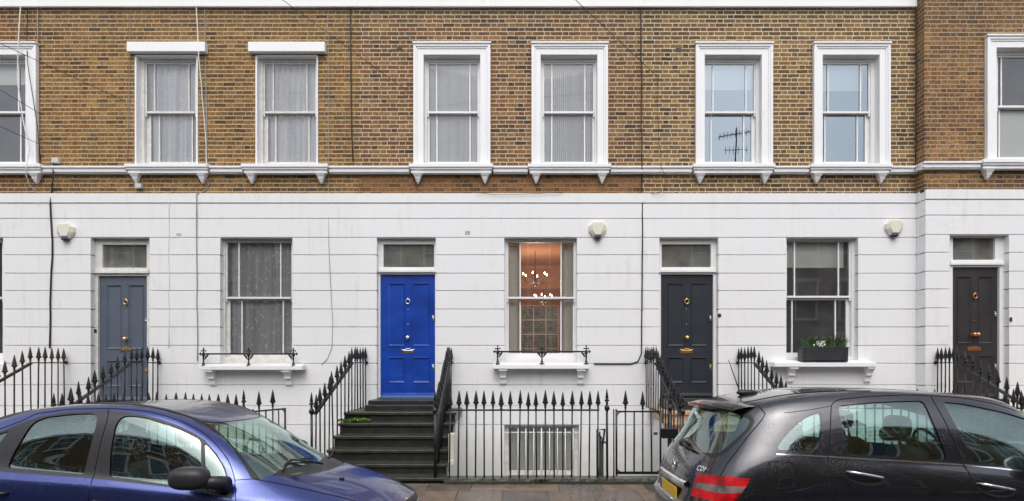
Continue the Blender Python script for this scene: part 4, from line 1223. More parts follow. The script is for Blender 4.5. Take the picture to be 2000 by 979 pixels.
# ------------------------------------------------------------------ cast iron window guards
def window_guard(label, xs_, y, zb, zr):
    t = thing('window_guard', label, 'guard rail', (xs_[1], y, zb), 'iron window guards')
    m = MB(); m.tube([(xs_[0], y, zr), (xs_[2], y, zr)], 0.014, 8); m.build('rail', M['iron'], t)
    for i, x in enumerate(xs_):
        m = MB(); h = zr - zb
        m.lathe([(0.045, 0), (0.04, 0.012), (0.018, 0.025), (0.026, 0.045), (0.014, 0.06), (0.012, h * 0.55), (0.02, h * 0.62), (0.012, h * 0.7), (0.024, h - 0.03), (0.03, h), (0.014, h + 0.03), (0.01, h + 0.05)], (x, y, zb), 8)
        def knob(a, b, c, r): m.blob((a, b, c), (r, r * 0.8, r), 1.0, 8, 6)
        m.box(x - 0.034, x + 0.034, y - 0.008, y + 0.008, zr + 0.045, zr + 0.061)
        m.box(x - 0.008, x + 0.008, y - 0.008, y + 0.008, zr + 0.02, zr + 0.09)
        for a, b in ((0, 0.095), (0.036, 0.053), (-0.036, 0.053), (0, 0.053)): knob(x + a, y, zr + b, 0.014)
        sides = ((1,) if i == 0 else (-1,) if i == 2 else (-1, 1))
        for sx in sides:   # scrolled leaf bracket
            pts = [(x + sx * 0.012, y, zr - 0.09), (x + sx * 0.03, y, zr - 0.085), (x + sx * 0.05, y, zr - 0.06), (x + sx * 0.075, y, zr - 0.03), (x + sx * 0.08, y, zr - 0.012)]
            m.tube(pts, 0.009, 6)
            for a, b in ((0.035, 0.035), (0.055, 0.03), (0.03, 0.06), (0.07, 0.02), (0.045, 0.05)): knob(x + sx * a, y, zr - b, 0.011)
        if i != 1:
            sx = -1 if i == 0 else 1
            m.tube([(x, y, zr), (x + sx * 0.06, y, zr)], 0.008, 6)
            for a, b in ((0.05, 0.014), (0.05, -0.014), (0.068, 0)): knob(x + sx * a, y, zr + b, 0.013)
        m.build('guard_post', M['iron'], t)
    return t
window_guard('black cast iron guard rail on the sill before the grey lace curtain', [PX(p, 9.84) for p in (397.5, 485.5, 573)], 9.84, PZ(715.5, 9.84), PZ(691.5, 9.84))
window_guard('black cast iron guard rail on the sill before the lit orange room', [PX(p, 9.84) for p in (972, 1058.5, 1145)], 9.84, PZ(711.5, 9.84), PZ(687, 9.84))

# ------------------------------------------------------------------ alarm boxes, number plaques, small wall fittings
def alarm(label, px, py):
    x, z = PX(px), PZ(py); t = thing('alarm_box', label, 'alarm box', (x, YF, z - 0.15), 'burglar alarm boxes')
    out = [(-0.09, 0.13), (0.09, 0.13), (0.155, 0.055), (0.15, -0.03), (0.07, -0.135), (-0.07, -0.135), (-0.15, -0.03), (-0.155, 0.055)]
    inn = [(-0.085, 0.115), (0.085, 0.115), (0.105, 0.07), (0.085, -0.02), (0.045, -0.10), (-0.045, -0.10), (-0.085, -0.02), (-0.105, 0.07)]
    m = MB(); n = 8
    vs = [(x + a, YF, z + b) for a, b in out] + [(x + a * 0.97, YF - 0.045, z + b) for a, b in out] + [(x + a, YF - 0.085, z + b) for a, b in inn]
    m.add(vs, [(i, (i + 1) % n, n + (i + 1) % n, n + i) for i in range(n)] + [(n + i, n + (i + 1) % n, 2 * n + (i + 1) % n, 2 * n + i) for i in range(n)] + [tuple(2 * n + i for i in range(n))])
    m.build('housing', M['cream_plastic'], t, bevel=0.006)
    l = MB(); l.lathe([(0.001, -0.05), (0.03, -0.042), (0.055, -0.02), (0.062, 0.0)], (x, YF - 0.045, z - 0.137), 12); l.build('lens', M['navy_plastic'], t)
    s = MB()
    for sx in (-1, 1): s.lathe([(0.007, -0.005), (0.007, 0.0)], (x + sx * 0.065, YF - 0.078, z - 0.10), 8, 'y')
    s.build('screw', M['cable_black'], t)
alarm('cream alarm box left of the slate grey door', 131, 452)
alarm('cream alarm box up and right of the lit orange room', 1166.5, 449)
alarm('cream alarm box above and right of the planter window', 1744, 445)
def plaque(label, px, py, rows):
    x, z = PX(px), PZ(py); m = MB()
    for sx in (-1, 1):
        for k in range(rows):
            cz = z + (0.016 if rows > 1 and k == 0 else (-0.016 if rows > 1 else 0)); w, hh = 0.016, 0.011 if rows > 1 else 0.017
            cx = x + sx * 0.022
            for a, b, c, d in ((-w, w, hh - 0.004, hh), (-w, w, -hh, -hh + 0.004), (-w, -w + 0.004, -hh + 0.004, hh - 0.004), (w - 0.004, w, -hh + 0.004, hh - 0.004)):
                m.box(cx + a, cx + b, YF - 0.006, YF, cz + c, cz + d)
    return tag(m.build('number_plaque', M['cable_grey']), label, 'sign', 'small number plaques')
plaque('tiny grey outlined number marks between the grey door and lace curtain window', 349.5, 458, 1)
plaque('tiny grey outlined number marks between the blue door and lit window', 913.5, 454.5, 2)
def jbox(label, px, py, w=13, h=10, y=YF + 0.03, mat='grey_plastic', name='junction_box'):
    m = MB(); m.box(PX(px - w / 2), PX(px + w / 2), y - 0.07, y, PZ(py + h / 2), PZ(py - h / 2))
    return tag(m.build(name, M[mat], bevel=0.006), label, 'box')
jbox('small white junction box on the string course above the grey door', 110, 314)
jbox('small grey junction box under the first lace curtained upper window', 272, 364, 12, 9)
m = MB(); m.box(PX(187) - 0.02, PX(187) + 0.02, 9.98, 10, PZ(647) - 0.035, PZ(647) + 0.035); tag(m.build('doorbell', M['cable_black'], bevel=0.005), 'small dark doorbell left of the slate grey door', 'doorbell', 'doorbells')
m = MB(); m.lathe([(0.03, -0.015), (0.034, 0.0)], (PX(1405), YF, PZ(616)), 12, 'y'); tag(m.build('doorbell', M['cable_black']), 'round black doorbell right of the charcoal door', 'doorbell', 'doorbells')
m = MB(); m.box(PX(1968, YE) + 0.03, PX(1968, YE) + 0.07, YE - 0.015, YE, PZ(626) - 0.035, PZ(626) + 0.035); tag(m.build('doorbell', M['door_brown'], bevel=0.005), 'small dark doorbell right of the dull black door', 'doorbell', 'doorbells')
m = MB(); m.box(-1.0 - 0.01, -0.93, 8.12, 8.27, 0.42, 0.80); m.box(-1.01, -0.925, 8.11, 8.28, 0.36, 0.43)
tag(m.build('meter_box', M['cream_plastic'], bevel=0.008), 'small cream box on the stair flank behind the railing', 'box')
m = MB(); m.box(PX(781), PX(785), YF, YF + 0.01, PZ(95), PZ(90))
for lab, px, py in (('small dark air brick left of the window above the blue door', 780, 93), ('small dark air brick left of the window above the charcoal door', 1326, 96)):
    m = MB(); m.box(PX(px - 5), PX(px + 5), YF + 0.022, YF + 0.03, PZ(py + 3.5), PZ(py - 3.5)); tag(m.build('air_brick', M['cable_black']), lab, 'vent', 'air bricks')

# ------------------------------------------------------------------ cables on the walls, telephone wires
def cable(label, pts, r=0.008, mat='cable_black', y=None, name='cable', wob=0.004):
    P = []
    for i, p in enumerate(pts):
        px, py = p[0], p[1]
        yy = p[2] if len(p) > 2 else (YF + 0.03 - r if py < 322 else (YF - 0.10 if py < 344 else (YF + 0.03 - r if py < 376 else (YF - 0.014 - r if py < 400 else YF - 0.002 - r))))
        P.append(Vector((PX(px, yy), yy, PZ(py, yy))))
    Q = [P[0]]
    for a, b in zip(P, P[1:]):
        n = max(1, int((b - a).length / 0.22))
        for k in range(1, n + 1):
            q = a.lerp(b, k / n)
            if k < n: q.x += random.gauss(0, wob)
            Q.append(q)
    m = MB(); m.tube(Q, r, 6)
    return tag(m.build(name, M[mat]), label, 'cable', 'cables on the walls')
cable('pale cable running down beside the left edge upper window', [(74, -30), (74, 60), (73, 200), (76, 318)], 0.010, 'cable_grey')
cable('thin dark cable beside the left edge upper window frame', [(53, -30), (53, 84), (53, 118, 9.93), (72, 240, 9.93), (80, 318)], 0.006)
cable('loose white cable across the left edge upper window', [(43, -30), (36, 80, 9.92), (34, 160, 9.92), (45, 235, 9.92), (58, 290, 9.92), (50, 340, 9.86), (58, 362), (70, 372)], 0.009, 'cable_white')
cable('thick black cable running down left of the alarm box by the grey door', [(104, 318), (104, 342), (101, 372), (98, 400), (102, 470), (99, 560), (97, 680)], 0.014, 'cable_black', wob=0.006)
cable('faint grey cable left of the first lace curtained upper window', [(253, -30), (254, 84), (251, 200), (249, 310)], 0.005, 'cable_grey')
cable('slanting white cable right of the first lace curtained upper window', [(382, -30), (388, 110, 9.92), (398, 220), (403, 310), (404, 322, 9.86)], 0.009, 'cable_white')
cable('straight pale cable right of the first lace curtained upper window', [(400, -30), (401, 110), (404, 240), (404, 320), (402, 344), (408, 362), (402, 372), (384, 380), (384, 470), (385, 560), (386, 705)], 0.009, 'cable_grey')
cable('faint white cable dropping between the grey door and lace window', [(329, 378), (330, 470), (330, 600), (330, 680)], 0.005, 'cable_white')
cable('thin grey cable dropping left of the blue door', [(641, -30), (641, 200), (642, 322), (641, 344), (642, 470), (646, 560), (650, 630), (648, 680), (640, 700), (628, 713)], 0.005, 'cable_grey')
cable('thick black cable on the brick between the grey and blue houses', [(684, -30), (685, 90), (686, 200), (688, 280), (690, 316)], 0.011, 'cable_black')
cable('black cable running down left of the charcoal door', [(1248, -30), (1252, 80), (1253, 200), (1254, 322), (1254, 344), (1255, 470), (1254, 600), (1253, 690), (1246, 706), (1232, 711), (1160, 711)], 0.011, 'cable_black')
cable('thin dangling cable left of the window above the charcoal door', [(1285, 152), (1283, 200), (1287, 270), (1291, 326, 9.9), (1303, 350, 9.93), (1298, 370, 9.93), (1284, 380, 9.95), (1272, 378)], 0.004)
cable('thin dark cable looped under the window above the blue door', [(800, 328, 9.87), (808, 350), (815, 372), (830, 377)], 0.004)
cable('thin cable along the top of the stucco right of the blue house windows', [(930, 376, 9.96), (960, 380, 9.96), (1010, 380, 9.96), (1100, 376, 9.96)], 0.004)
cable('dark cable in the corner of the projecting house', [(1789, -30, 9.98), (1789, 160, 9.98), (1788, 320, 9.98)], 0.008)
m = MB(); m.tube([(PX(799) + 0.06 * math.cos(a * 0.33), YF, PZ(176) + 0.06 * math.sin(a * 0.33)) for a in range(17)], 0.004, 6)
tag(m.build('cable_coil', M['cable_black']), 'small dark coil of wire left of the window above the blue door', 'cable')
def wire(label, wpx, wpy, x2, z2, y2, r=0.006):
    a = Vector((PX(wpx, 9.97), 9.97, PZ(wpy, 9.97))); b = Vector((x2, y2, z2)); pts = []
    for i in range(25):
        t = i / 24; p = a.lerp(b, t); p.z -= 0.25 * math.sin(math.pi * t); pts.append(p)
    m = MB(); m.tube(pts, r, 6)
    return tag(m.build('telephone_wire', M['cable_black']), label, 'wire', 'overhead telephone wires')
# the wires all fan out from one pole across the street
PT = (-6.2, 9.2, -7.0)
def wire_to(label, wpx, wpy, qpx, qpy, r=0.005):
    """a wire from the wall hook towards the pole whose direction passes the sight line qpx,qpy"""
    a = Vector((PX(wpx, 9.97), 9.97, PZ(wpy, 9.97)))
    D = 8.6; q = Vector((PX(qpx, D), D, PZ(qpy, D)))
    d = (q - a)
    pts = []
    for i in range(22):
        t = i / 21 * 11; p = a + d * t; p.z -= 0.002 * t * t * 0
        if p.y < -8: break
        pts.append(p)
    m = MB(); m.tube(pts, r, 6)
    return tag(m.build('telephone_wire', M['cable_black']), label, 'wire', 'overhead telephone wires')
wire_to('overhead wire ending on the brick left of the window above the blue door', 790, 174, 552, 0)
wire_to('overhead wire ending on the brick left of the window above the charcoal door', 1286, 152, 1124, 0)
wire_to('overhead wire ending on the brick above the grey door', 243, 197, 0, 85)
wire_to('overhead wire crossing the left edge upper window higher up', 78, 222, -60, 140)
wire_to('overhead wire crossing the left edge upper window lower down', 78, 282, -60, 220)
# ------------------------------------------------------------------ planter on the sill
t = thing('window_planter', 'dark lead look trough planter with grasses and white flowers on the sill', 'planter', (PX(1609, 9.88), 9.88, PZ(707)))
x0, x1 = PX(1565, 9.85), PX(1653, 9.85); z0, z1 = PZ(707, 9.85), PZ(680, 9.85); y0, y1 = 9.80, 9.98
m = MB()
m.add([(x0, y0, z0), (x1, y0, z0), (x1, y1, z0), (x0, y1, z0), (x0 - 0.008, y0 - 0.008, z1), (x1 + 0.008, y0 - 0.008, z1), (x1 + 0.008, y1, z1), (x0 - 0.008, y1, z1)],
      [(0, 3, 2, 1), (4, 5, 6, 7), (0, 1, 5, 4), (1, 2, 6, 5), (2, 3, 7, 6), (3, 0, 4, 7)])
m.box(x0 - 0.014, x1 + 0.014, y0 - 0.016, y1 + 0.005, z1 + 0.001, z1 + 0.016)
for a, b, c, d in ((x0 + 0.05, x1 - 0.05, z0 + 0.035, z0 + 0.042), (x0 + 0.05, x1 - 0.05, z1 - 0.042, z1 - 0.035), (x0 + 0.05, x0 + 0.057, z0 + 0.042, z1 - 0.042), (x1 - 0.057, x1 - 0.05, z0 + 0.042, z1 - 0.042)):
    m.box(a, b, y0 - 0.014, y0 + 0.005, c, d)
m.build('trough', M['lead'], t, bevel=0.005)
m = MB()
for i in range(420):
    cx = random.choice((PX(1582), PX(1636), PX(1610))) + random.gauss(0, 0.06); cx = min(x1 - 0.01, max(x0 + 0.01, cx))
    a = random.gauss(0, 1.0); l = random.uniform(0.08, 0.26); p = Vector((cx, 9.89 + random.gauss(0, 0.03), z1)); lean = random.gauss(0, 0.55); ly = random.gauss(-0.1, 0.35)
    pts = [p + Vector((lean * l * k * k, ly * l * k * k, l * k * (1 - 0.22 * abs(lean) * k))) for k in (0, 0.35, 0.7, 1.0)]; w = random.choice((0.003, 0.004, 0.008))
    m.add([pts[0] + Vector((-w, 0, 0)), pts[0] + Vector((w, 0, 0)), pts[1] + Vector((w, 0, 0)), pts[1] + Vector((-w, 0, 0)), pts[2] + Vector((w * .8, 0, 0)), pts[2] + Vector((-w * .8, 0, 0)), pts[3]],
          [(0, 1, 2, 3), (3, 2, 4, 5), (5, 4, 6)])
m.build('grass_leaves', M['leaf'], t)
for mt, n, cx, nm in (('petal', 26, 1603, 'white_flowers'), ('petal_red', 5, 1622, 'red_flowers')):
    m = MB()
    for i in range(n):
        c = Vector((PX(cx, 9.85) + random.gauss(0, 0.07), 9.83 + random.uniform(-0.03, 0.05), z1 + random.uniform(0.02, 0.12)))
        for k in range(5):
            a = k * 1.2566 + random.random(); d = Vector((math.cos(a), -0.4, math.sin(a))) * 0.017; e = Vector((-math.sin(a), 0, math.cos(a))) * 0.008
            m.add([c, c + d * 0.6 + e, c + d, c + d * 0.6 - e], [(0, 1, 2, 3)])
    m.build(nm, M[mt], t)

# ------------------------------------------------------------------ houses and trees across the street (seen in reflections)
def opposite(label, x0, x1, brick, ridge, wins, front=-9.5):
    t = thing('opposite_house', label, 'house', ((x0 + x1) / 2, front - 3, 0), 'houses across the street behind the camera')
    m = MB(); m.box(x0, x1, front - 8, front, 0, ridge); m.build('brick_wall', M[brick], t)
    m = MB(); m.box(x0, x1, front, front + 0.06, 0, 0.7); m.build('plinth', M['concrete'], t)
    m = MB(); m.box(x0, x1, front, front + 0.2, ridge - 0.3, ridge + 0.05); m.build('cornice', M['trim'], t)
    for wx, wz, w, h in wins:
        f = MB(); y = front + 0.01
        f.box(wx - w / 2 - 0.12, wx - w / 2, y, y + 0.07, wz, wz + h); f.box(wx + w / 2, wx + w / 2 + 0.12, y, y + 0.07, wz, wz + h)
        f.box(wx - w / 2 - 0.22, wx + w / 2 + 0.22, y, y + 0.12, wz + h, wz + h + 0.2); f.box(wx - w / 2 - 0.2, wx + w / 2 + 0.2, y, y + 0.18, wz - 0.12, wz)
        f.box(wx - w / 2, wx + w / 2, y, y + 0.03, wz + h * 0.5 - 0.03, wz + h * 0.5 + 0.03)
        f.build('window', M['trim'], t)
        MB().quad((wx - w / 2, y + 0.012, wz), (wx + w / 2, y + 0.012, wz), (wx + w / 2, y + 0.012, wz + h), (wx - w / 2, y + 0.012, wz + h)).build('pane', simple('dark pane', (0.05, 0.06, 0.08), 0.08), t)
    return t
for i in range(21):
    x0 = -56.7 + i * 5.4
    W = [(x0 + 1.4, 4.0, 1.0, 1.9), (x0 + 3.7, 4.0, 1.0, 1.9), (x0 + 3.7, 1.4, 1.1, 1.7), (x0 + 1.4, 6.7, 1.0, 1.4), (x0 + 3.7, 6.7, 1.0, 1.4)]
    opposite(['dark yellow brick', 'brown brick', 'reddish brick'][i % 3] + ' house across the street with white surrounds to its windows', x0, x0 + 5.4, ['brick_b', 'brick_e', 'brick_a'][i % 3], 9.0 + 0.0 * i, W)
m = MB().box(-60, 60, -9.5, -6.3, -0.2, 0.15); tag(m.build('far_pavement', M['paving'], origin=(0, -8, 0)), kind='structure')
# aerial on the roof opposite, seen reflected in an upper pane
ax, ay, az = 11.4, -9.8, 11.3
tag(MB().box(ax - 0.5, ax + 0.5, ay - 0.5, ay + 0.25, 9.0, 11.3).build('chimney_stack', M['brick_e']), 'brick chimney stack on a roof across the street', 'chimney')
t = thing('tv_aerial', 'television aerial on a roof across the street', 'aerial', (ax, ay, az))
m = MB(); m.tube([(ax, ay, az), (ax, ay, az + 2.8)], 0.03, 6)
m.tube([(ax - 0.9, ay, az + 2.3), (ax + 0.9, ay, az + 2.6)], 0.022, 6)
for k in range(9):
    q = -0.85 + 0.2 * k; m.tube([(ax + q, ay - 0.3, az + 2.45 + q * 0.16), (ax + q, ay + 0.3, az + 2.45 + q * 0.16)], 0.012, 5); m.tube([(ax + q, ay, az + 2.25 + q * 0.16), (ax + q, ay, az + 2.65 + q * 0.16)], 0.012, 5)
m.tube([(ax - 0.6, ay, az + 1.6), (ax + 0.6, ay, az + 1.6)], 0.02, 6)
for k in range(6):
    q = -0.55 + 0.22 * k; m.tube([(ax + q, ay, az + 1.4), (ax + q, ay, az + 1.8)], 0.012, 5)
m.build('antenna', M['iron'], t)

# ------------------------------------------------------------------ cars
def bsp(t):
    return np.stack([(1 - t) ** 3, 3 * t ** 3 - 6 * t ** 2 + 4, -3 * t ** 3 + 3 * t ** 2 + 3 * t + 1, t ** 3], -1) / 6.0
class Surf:
    """smooth half shell of a car: rings from the rear centre line round the side to the front centre line"""
    def __init__(s, rows):
        A = np.array(rows, float)          # rows x stations x (x, w, z)
        nr, ns, _ = A.shape
        mir = np.array([1, -1, 1.0])
        E = np.zeros((nr + 2, ns + 2, 3))
        E[1:-1, 1:-1] = A
        E[0, 1:-1] = 2 * A[0] - A[1]
        E[-1, 1:-1] = A[-2] * mir
        E[:, 0] = E[:, 2] * mir; E[:, -1] = E[:, -3] * mir
        s.E = E; s.nr = nr; s.ns = ns; s.U = ns - 1; s.V = nr - 1
    def ev(s, u, v):
        u = np.clip(np.asarray(u, float), 0, s.U); v = np.clip(np.asarray(v, float), 0, s.V)
        i = np.minimum(u.astype(int), s.U - 1); j = np.minimum(v.astype(int), s.V - 1)
        bu, bv = bsp(u - i), bsp(v - j)
        out = 0
        for a in range(4):
            for b in range(4):
                out = out + (bv[..., a] * bu[..., b])[..., None] * s.E[j + a, i + b]
        return out
    def nrm(s, u, v):
        e = 1e-3; u = np.asarray(u, float); v = np.asarray(v, float)
        du = s.ev(np.minimum(u + e, s.U), v) - s.ev(np.maximum(u - e, 0), v)
        dv = s.ev(u, np.minimum(v + e, s.V)) - s.ev(u, np.maximum(v - e, 0))
        n = np.cross(dv, du); l = np.linalg.norm(n, axis=-1, keepdims=True)
        n = np.where(l > 1e-9, n / np.maximum(l, 1e-9), np.array([0, 0, 1.0]))
        return n     # local frame (x, w, z), w towards the camera
class Car:
    def __init__(s, rows, X0, cy, tilt, root):
        s.S = Surf(rows); s.X0, s.cy, s.tilt, s.root = X0, cy, tilt, root
        gu, gv = np.meshgrid(np.linspace(0, s.S.U, 361), np.linspace(0, s.S.V, 241))
        s.gu, s.gv = gu, gv; s.gp = s.S.ev(gu, gv); s.gx = s.pix(s.gp)
    def world(s, P):
        P = np.asarray(P, float)
        c, t = math.cos(s.tilt), math.sin(s.tilt)
        y, z = -P[..., 1], P[..., 2]       # kerb side sits a little lower
        return np.stack([P[..., 0] + s.X0, s.cy + y * c + z * t, z * c - y * t], -1)
    def pix(s, P):
        W = s.world(P)
        return np.stack([1015 + W[..., 0] * F / W[..., 1], 703 - (W[..., 2] - H) * F / W[..., 1]], -1)
    def loc(s, q, hint=None, side=False):
        f = (lambda P: np.stack([P[..., 0], P[..., 2]], -1) * 250) if side else s.pix
        G = f(s.gp) if side else s.gx
        d = ((G - np.array(q)) ** 2).sum(-1)
        if hint:
            bad = (s.gu < hint[0]) | (s.gu > hint[1]) | (s.gv < hint[2]) | (s.gv > hint[3]); d = np.where(bad, 1e12, d)
        k = np.unravel_index(np.argmin(d), d.shape); u, v = s.gu[k], s.gv[k]
        r = 0.05
        for _ in range(6):
            a, b = np.meshgrid(np.linspace(u - r, u + r, 9), np.linspace(v - r, v + r, 9))
            a = np.clip(a, 0, s.S.U); b = np.clip(b, 0, s.S.V)
            dd = ((f(s.S.ev(a, b)) - np.array(q)) ** 2).sum(-1); k = np.unravel_index(np.argmin(dd), dd.shape); u, v = a[k], b[k]; r *= 0.35
        return (float(u), float(v))
    def path(s, pts, closed=True, hint=None, side=False):
        out = []
        pts = list(pts) + ([pts[0]] if closed else [])
        uv = lambda p: (p[1], p[2]) if p[0] == 'uv' else s.loc(p, hint, side)
        for a, b in zip(pts, pts[1:]):
            if a[0] == 'uv' or b[0] == 'uv':
                A, B = uv(a), uv(b); n = max(1, int(max(abs(A[0] - B[0]), abs(A[1] - B[1])) / 0.12))
                out += [(A[0] + (B[0] - A[0]) * k / n, A[1] + (B[1] - A[1]) * k / n) for k in range(n)]
            else:
                L = math.hypot(b[0] - a[0], b[1] - a[1]); n = max(1, int(L / 12))
                out += [s.loc((a[0] + (b[0] - a[0]) * k / n, a[1] + (b[1] - a[1]) * k / n), hint, side) for k in range(n)]
        if not closed: out.append(uv(pts[-1]))
        return out
def smooth_poly(pts, it=1):
    """round the corners of a traced outline"""
    for _ in range(it):
        o = []
        n = len(pts)
        for i in range(n):
            a, b = pts[i], pts[(i + 1) % n]
            L = math.hypot(b[0] - a[0], b[1] - a[1]); k = min(0.25, 5.0 / max(L, 1))
            o += [(a[0] + (b[0] - a[0]) * k, a[1] + (b[1] - a[1]) * k), (b[0] + (a[0] - b[0]) * k, b[1] + (a[1] - b[1]) * k)]
        pts = o
    return pts
def strip(pts, w):
    """polygon of width w px round an open pixel polyline"""
    L, Rr = [], []
    for i, p in enumerate(pts):
        a = pts[max(0, i - 1)]; b = pts[min(len(pts) - 1, i + 1)]
        dx, dy = b[0] - a[0], b[1] - a[1]; l = math.hypot(dx, dy) or 1
        nx, ny = -dy / l * w / 2, dx / l * w / 2
        L.append((p[0] + nx, p[1] + ny)); Rr.append((p[0] - nx, p[1] - ny))
    return L + Rr[::-1]
def inpoly(P, poly):
    x, y = P[:, 0], P[:, 1]; c = np.zeros(len(P), bool); n = len(poly); j = n - 1
    for i in range(n):
        xi, yi = poly[i]; xj, yj = poly[j]
        if yi != yj:
            t = ((yi > y) != (yj > y)) & (x < (xj - xi) * (y - yi) / (yj - yi) + xi); c ^= t
        j = i
    return c
def shell(car, regions, parts, default):
    """cut the shell along the region outlines. regions: (key, uv polygon); parts: key -> dict(name, mat, parent key, offset)"""
    U, V = car.S.U, car.S.V
    co = [(u, v) for v in np.linspace(0, V, 81) for u in np.linspace(0, U, 109)]
    ed = []
    co = [Vector(p) for p in co]
    for key, poly in regions:
        b = len(co)
        pl = [(min(max(p[0], 0), U), min(max(p[1], 0), V)) for p in poly]
        q = []
        for p in pl:
            if not q or math.hypot(p[0] - q[-1][0], p[1] - q[-1][1]) > 1e-4: q.append(p)
        co += [Vector(p) for p in q]; n = len(q)
        ed += [(b + i, b + (i + 1) % n) for i in range(n)]
    vs, es, fs, *_ = delaunay_2d_cdt(co, ed, [], 0, 1e-5)
    P = np.array([(v.x, v.y) for v in vs]); T = np.array(fs)
    cen = P[T].mean(1)
    lab = np.full(len(T), -1)
    for k, (key, poly) in enumerate(regions):
        m_ = inpoly(cen, poly) & (lab < 0); lab[m_] = k
    keys = [default] + []
    X = car.S.ev(P[:, 0], P[:, 1]); N = car.S.nrm(P[:, 0], P[:, 1])
    N[np.linalg.norm(N, axis=1) < 0.5] = (0, 0, 1)
    made = {}
    groups = {}
    for k in range(-1, len(regions)):
        key = default if k < 0 else regions[k][0]
        groups.setdefault(key, []).append(T[lab == k])
    lin = []
    ORD = sorted(groups, key=lambda k: 0 if parts[k].get('top') else 1)
    for key in ORD:
        F_ = np.concatenate(groups[key])
        if not len(F_): continue
        d = parts[key]
        if not d.get('glass'): lin.append(F_)
        for sgn in (1, -1):
            pk = d.get('parent')
            par = made.get((pk, sgn)) if pk else None
            if par is None: par = car.root
            if d.get('both') and sgn == -1: continue
            idx = np.unique(F_); mp = {a: i for i, a in enumerate(idx)}
            pts = X[idx] + N[idx] * d.get('off', 0.0); nn = N[idx].copy()
            F2 = np.array([[mp[a] for a in f] for f in F_])
            # drop the sliver triangles on the centre line
            if d.get('both'):
                m2 = pts * np.array([1, -1, 1]); n2 = nn * np.array([1, -1, 1]); k = len(pts)
                pts = np.concatenate([pts, m2]); nn = np.concatenate([nn, n2]); F2 = np.concatenate([F2, F2[:, ::-1] + k])
            elif sgn == -1:
                pts = pts * np.array([1, -1, 1]); nn = nn * np.array([1, -1, 1]); F2 = F2[:, ::-1]
            W = car.world(pts); W2 = car.world(pts + nn); NN = W2 - W; NN /= np.maximum(np.linalg.norm(NN, axis=1, keepdims=True), 1e-9)
            me = bpy.data.meshes.new(d['name']); po = ORG[par.name]
            # orient faces along the normals
            fn = np.cross(W[F2[:, 1]] - W[F2[:, 0]], W[F2[:, 2]] - W[F2[:, 0]])
            flip = (fn * NN[F2[:, 0]]).sum(1) < 0; F2[flip] = F2[flip][:, ::-1]
            ar = np.linalg.norm(fn, axis=1); F2 = F2[ar > 1e-10]
            me.from_pydata((W - np.array(po)).tolist(), [], F2.tolist())
            me.polygons.foreach_set('use_smooth', [True] * len(F2)); me.materials.append(M[d['mat']]); me.update()
            me.normals_split_custom_set_from_vertices([tuple(x) for x in NN])
            o = bpy.data.objects.new(d['name'], me); C.objects.link(o); o.parent = par; ORG[o.name] = po
            made[(key, sgn)] = o
            if d.get('both'): made[(key, -1)] = o
    # cabin lining: the shell again, set inwards
    F_ = np.concatenate(lin); F_ = F_[cen_of(P, F_)[:, 1] > 3.2]
    idx = np.unique(F_); mp = {a: i for i, a in enumerate(idx)}
    pts = X[idx] - N[idx] * 0.03; F2 = np.array([[mp[a] for a in f] for f in F_]); k = len(pts)
    pts = np.concatenate([pts, pts * np.array([1, -1, 1])]); F2 = np.concatenate([F2, F2[:, ::-1] + k])
    me = bpy.data.meshes.new('cabin_lining'); po = ORG[car.root.name]
    me.from_pydata((car.world(pts) - np.array(po)).tolist(), [], F2.tolist()); me.materials.append(M['lining']); me.polygons.foreach_set('use_smooth', [True] * len(F2))
    o = bpy.data.objects.new('cabin_lining', me); C.objects.link(o); o.parent = car.root
    return made
def cen_of(P, F_): return P[F_].mean(1)
def cb(car, mb):      # car-local mesh (x, w, z) to world
    mb.v = [tuple(p) for p in car.world(np.array(mb.v))]
    return mb
def wheel(car, x, w, r=0.31):
    sgn = 1 if w > 0 else -1
    m = MB(); prof_ = [(r * 0.62, -0.09), (r * 0.9, -0.1), (r, -0.07), (r, 0.07), (r * 0.9, 0.1), (r * 0.62, 0.09)]
    m.lathe(prof_, (x, w - sgn * 0.1, r), 32, 'y')
    wl = cb(car, m).build('wheel', M['tyre'], car.root)
    m = MB(); m.lathe([(0.01, 0.075), (r * 0.2, 0.07), (r * 0.2, 0.05)], (x, w - sgn * 0.1, r), 16, 'y')
    for k in range(7):
        a = 2 * math.pi * k / 7; c, s_ = math.cos(a), math.sin(a)
        m.add([(x + c * q * r - s_ * t, w - sgn * 0.1 + sgn * 0.06, r + s_ * q * r + c * t) for q, t in ((0.12, -0.03), (0.64, -0.025), (0.64, 0.025), (0.12, 0.03))], [(0, 1, 2, 3)])
    cb(car, m).build('rim', M['rim'], wl)
def seat(car, x, w, zc=0.45, hz=1.12, headz=1.22, hw=0.13, lean=0.22):
    m = MB(); m.blob((x, w, zc + 0.05), (0.27, 0.25, 0.10), 0.5)
    b = len(m.v); m.blob((0, w, (zc + hz) / 2 - 0.02), (0.08, 0.24, (hz - zc) / 2), 0.5)
    m.xform(lambda p: (p[0] + x - 0.2 - (p[2] - zc) * lean, p[1], p[2]), b)
    s_ = cb(car, m).build('seat', M['seat_cloth'], car.root)
    m = MB(); m.blob((x - 0.22 - (headz - zc) * lean, w, headz), (0.05, hw, 0.085), 0.55)
    for q in (-0.05, 0.05): m.tube([(x - 0.2 - (hz - zc) * lean, w + q, hz - 0.05), (x - 0.22 - (headz - zc) * lean, w + q, headz)], 0.007)
    cb(car, m).build('headrest', M['seat_cloth'], s_)
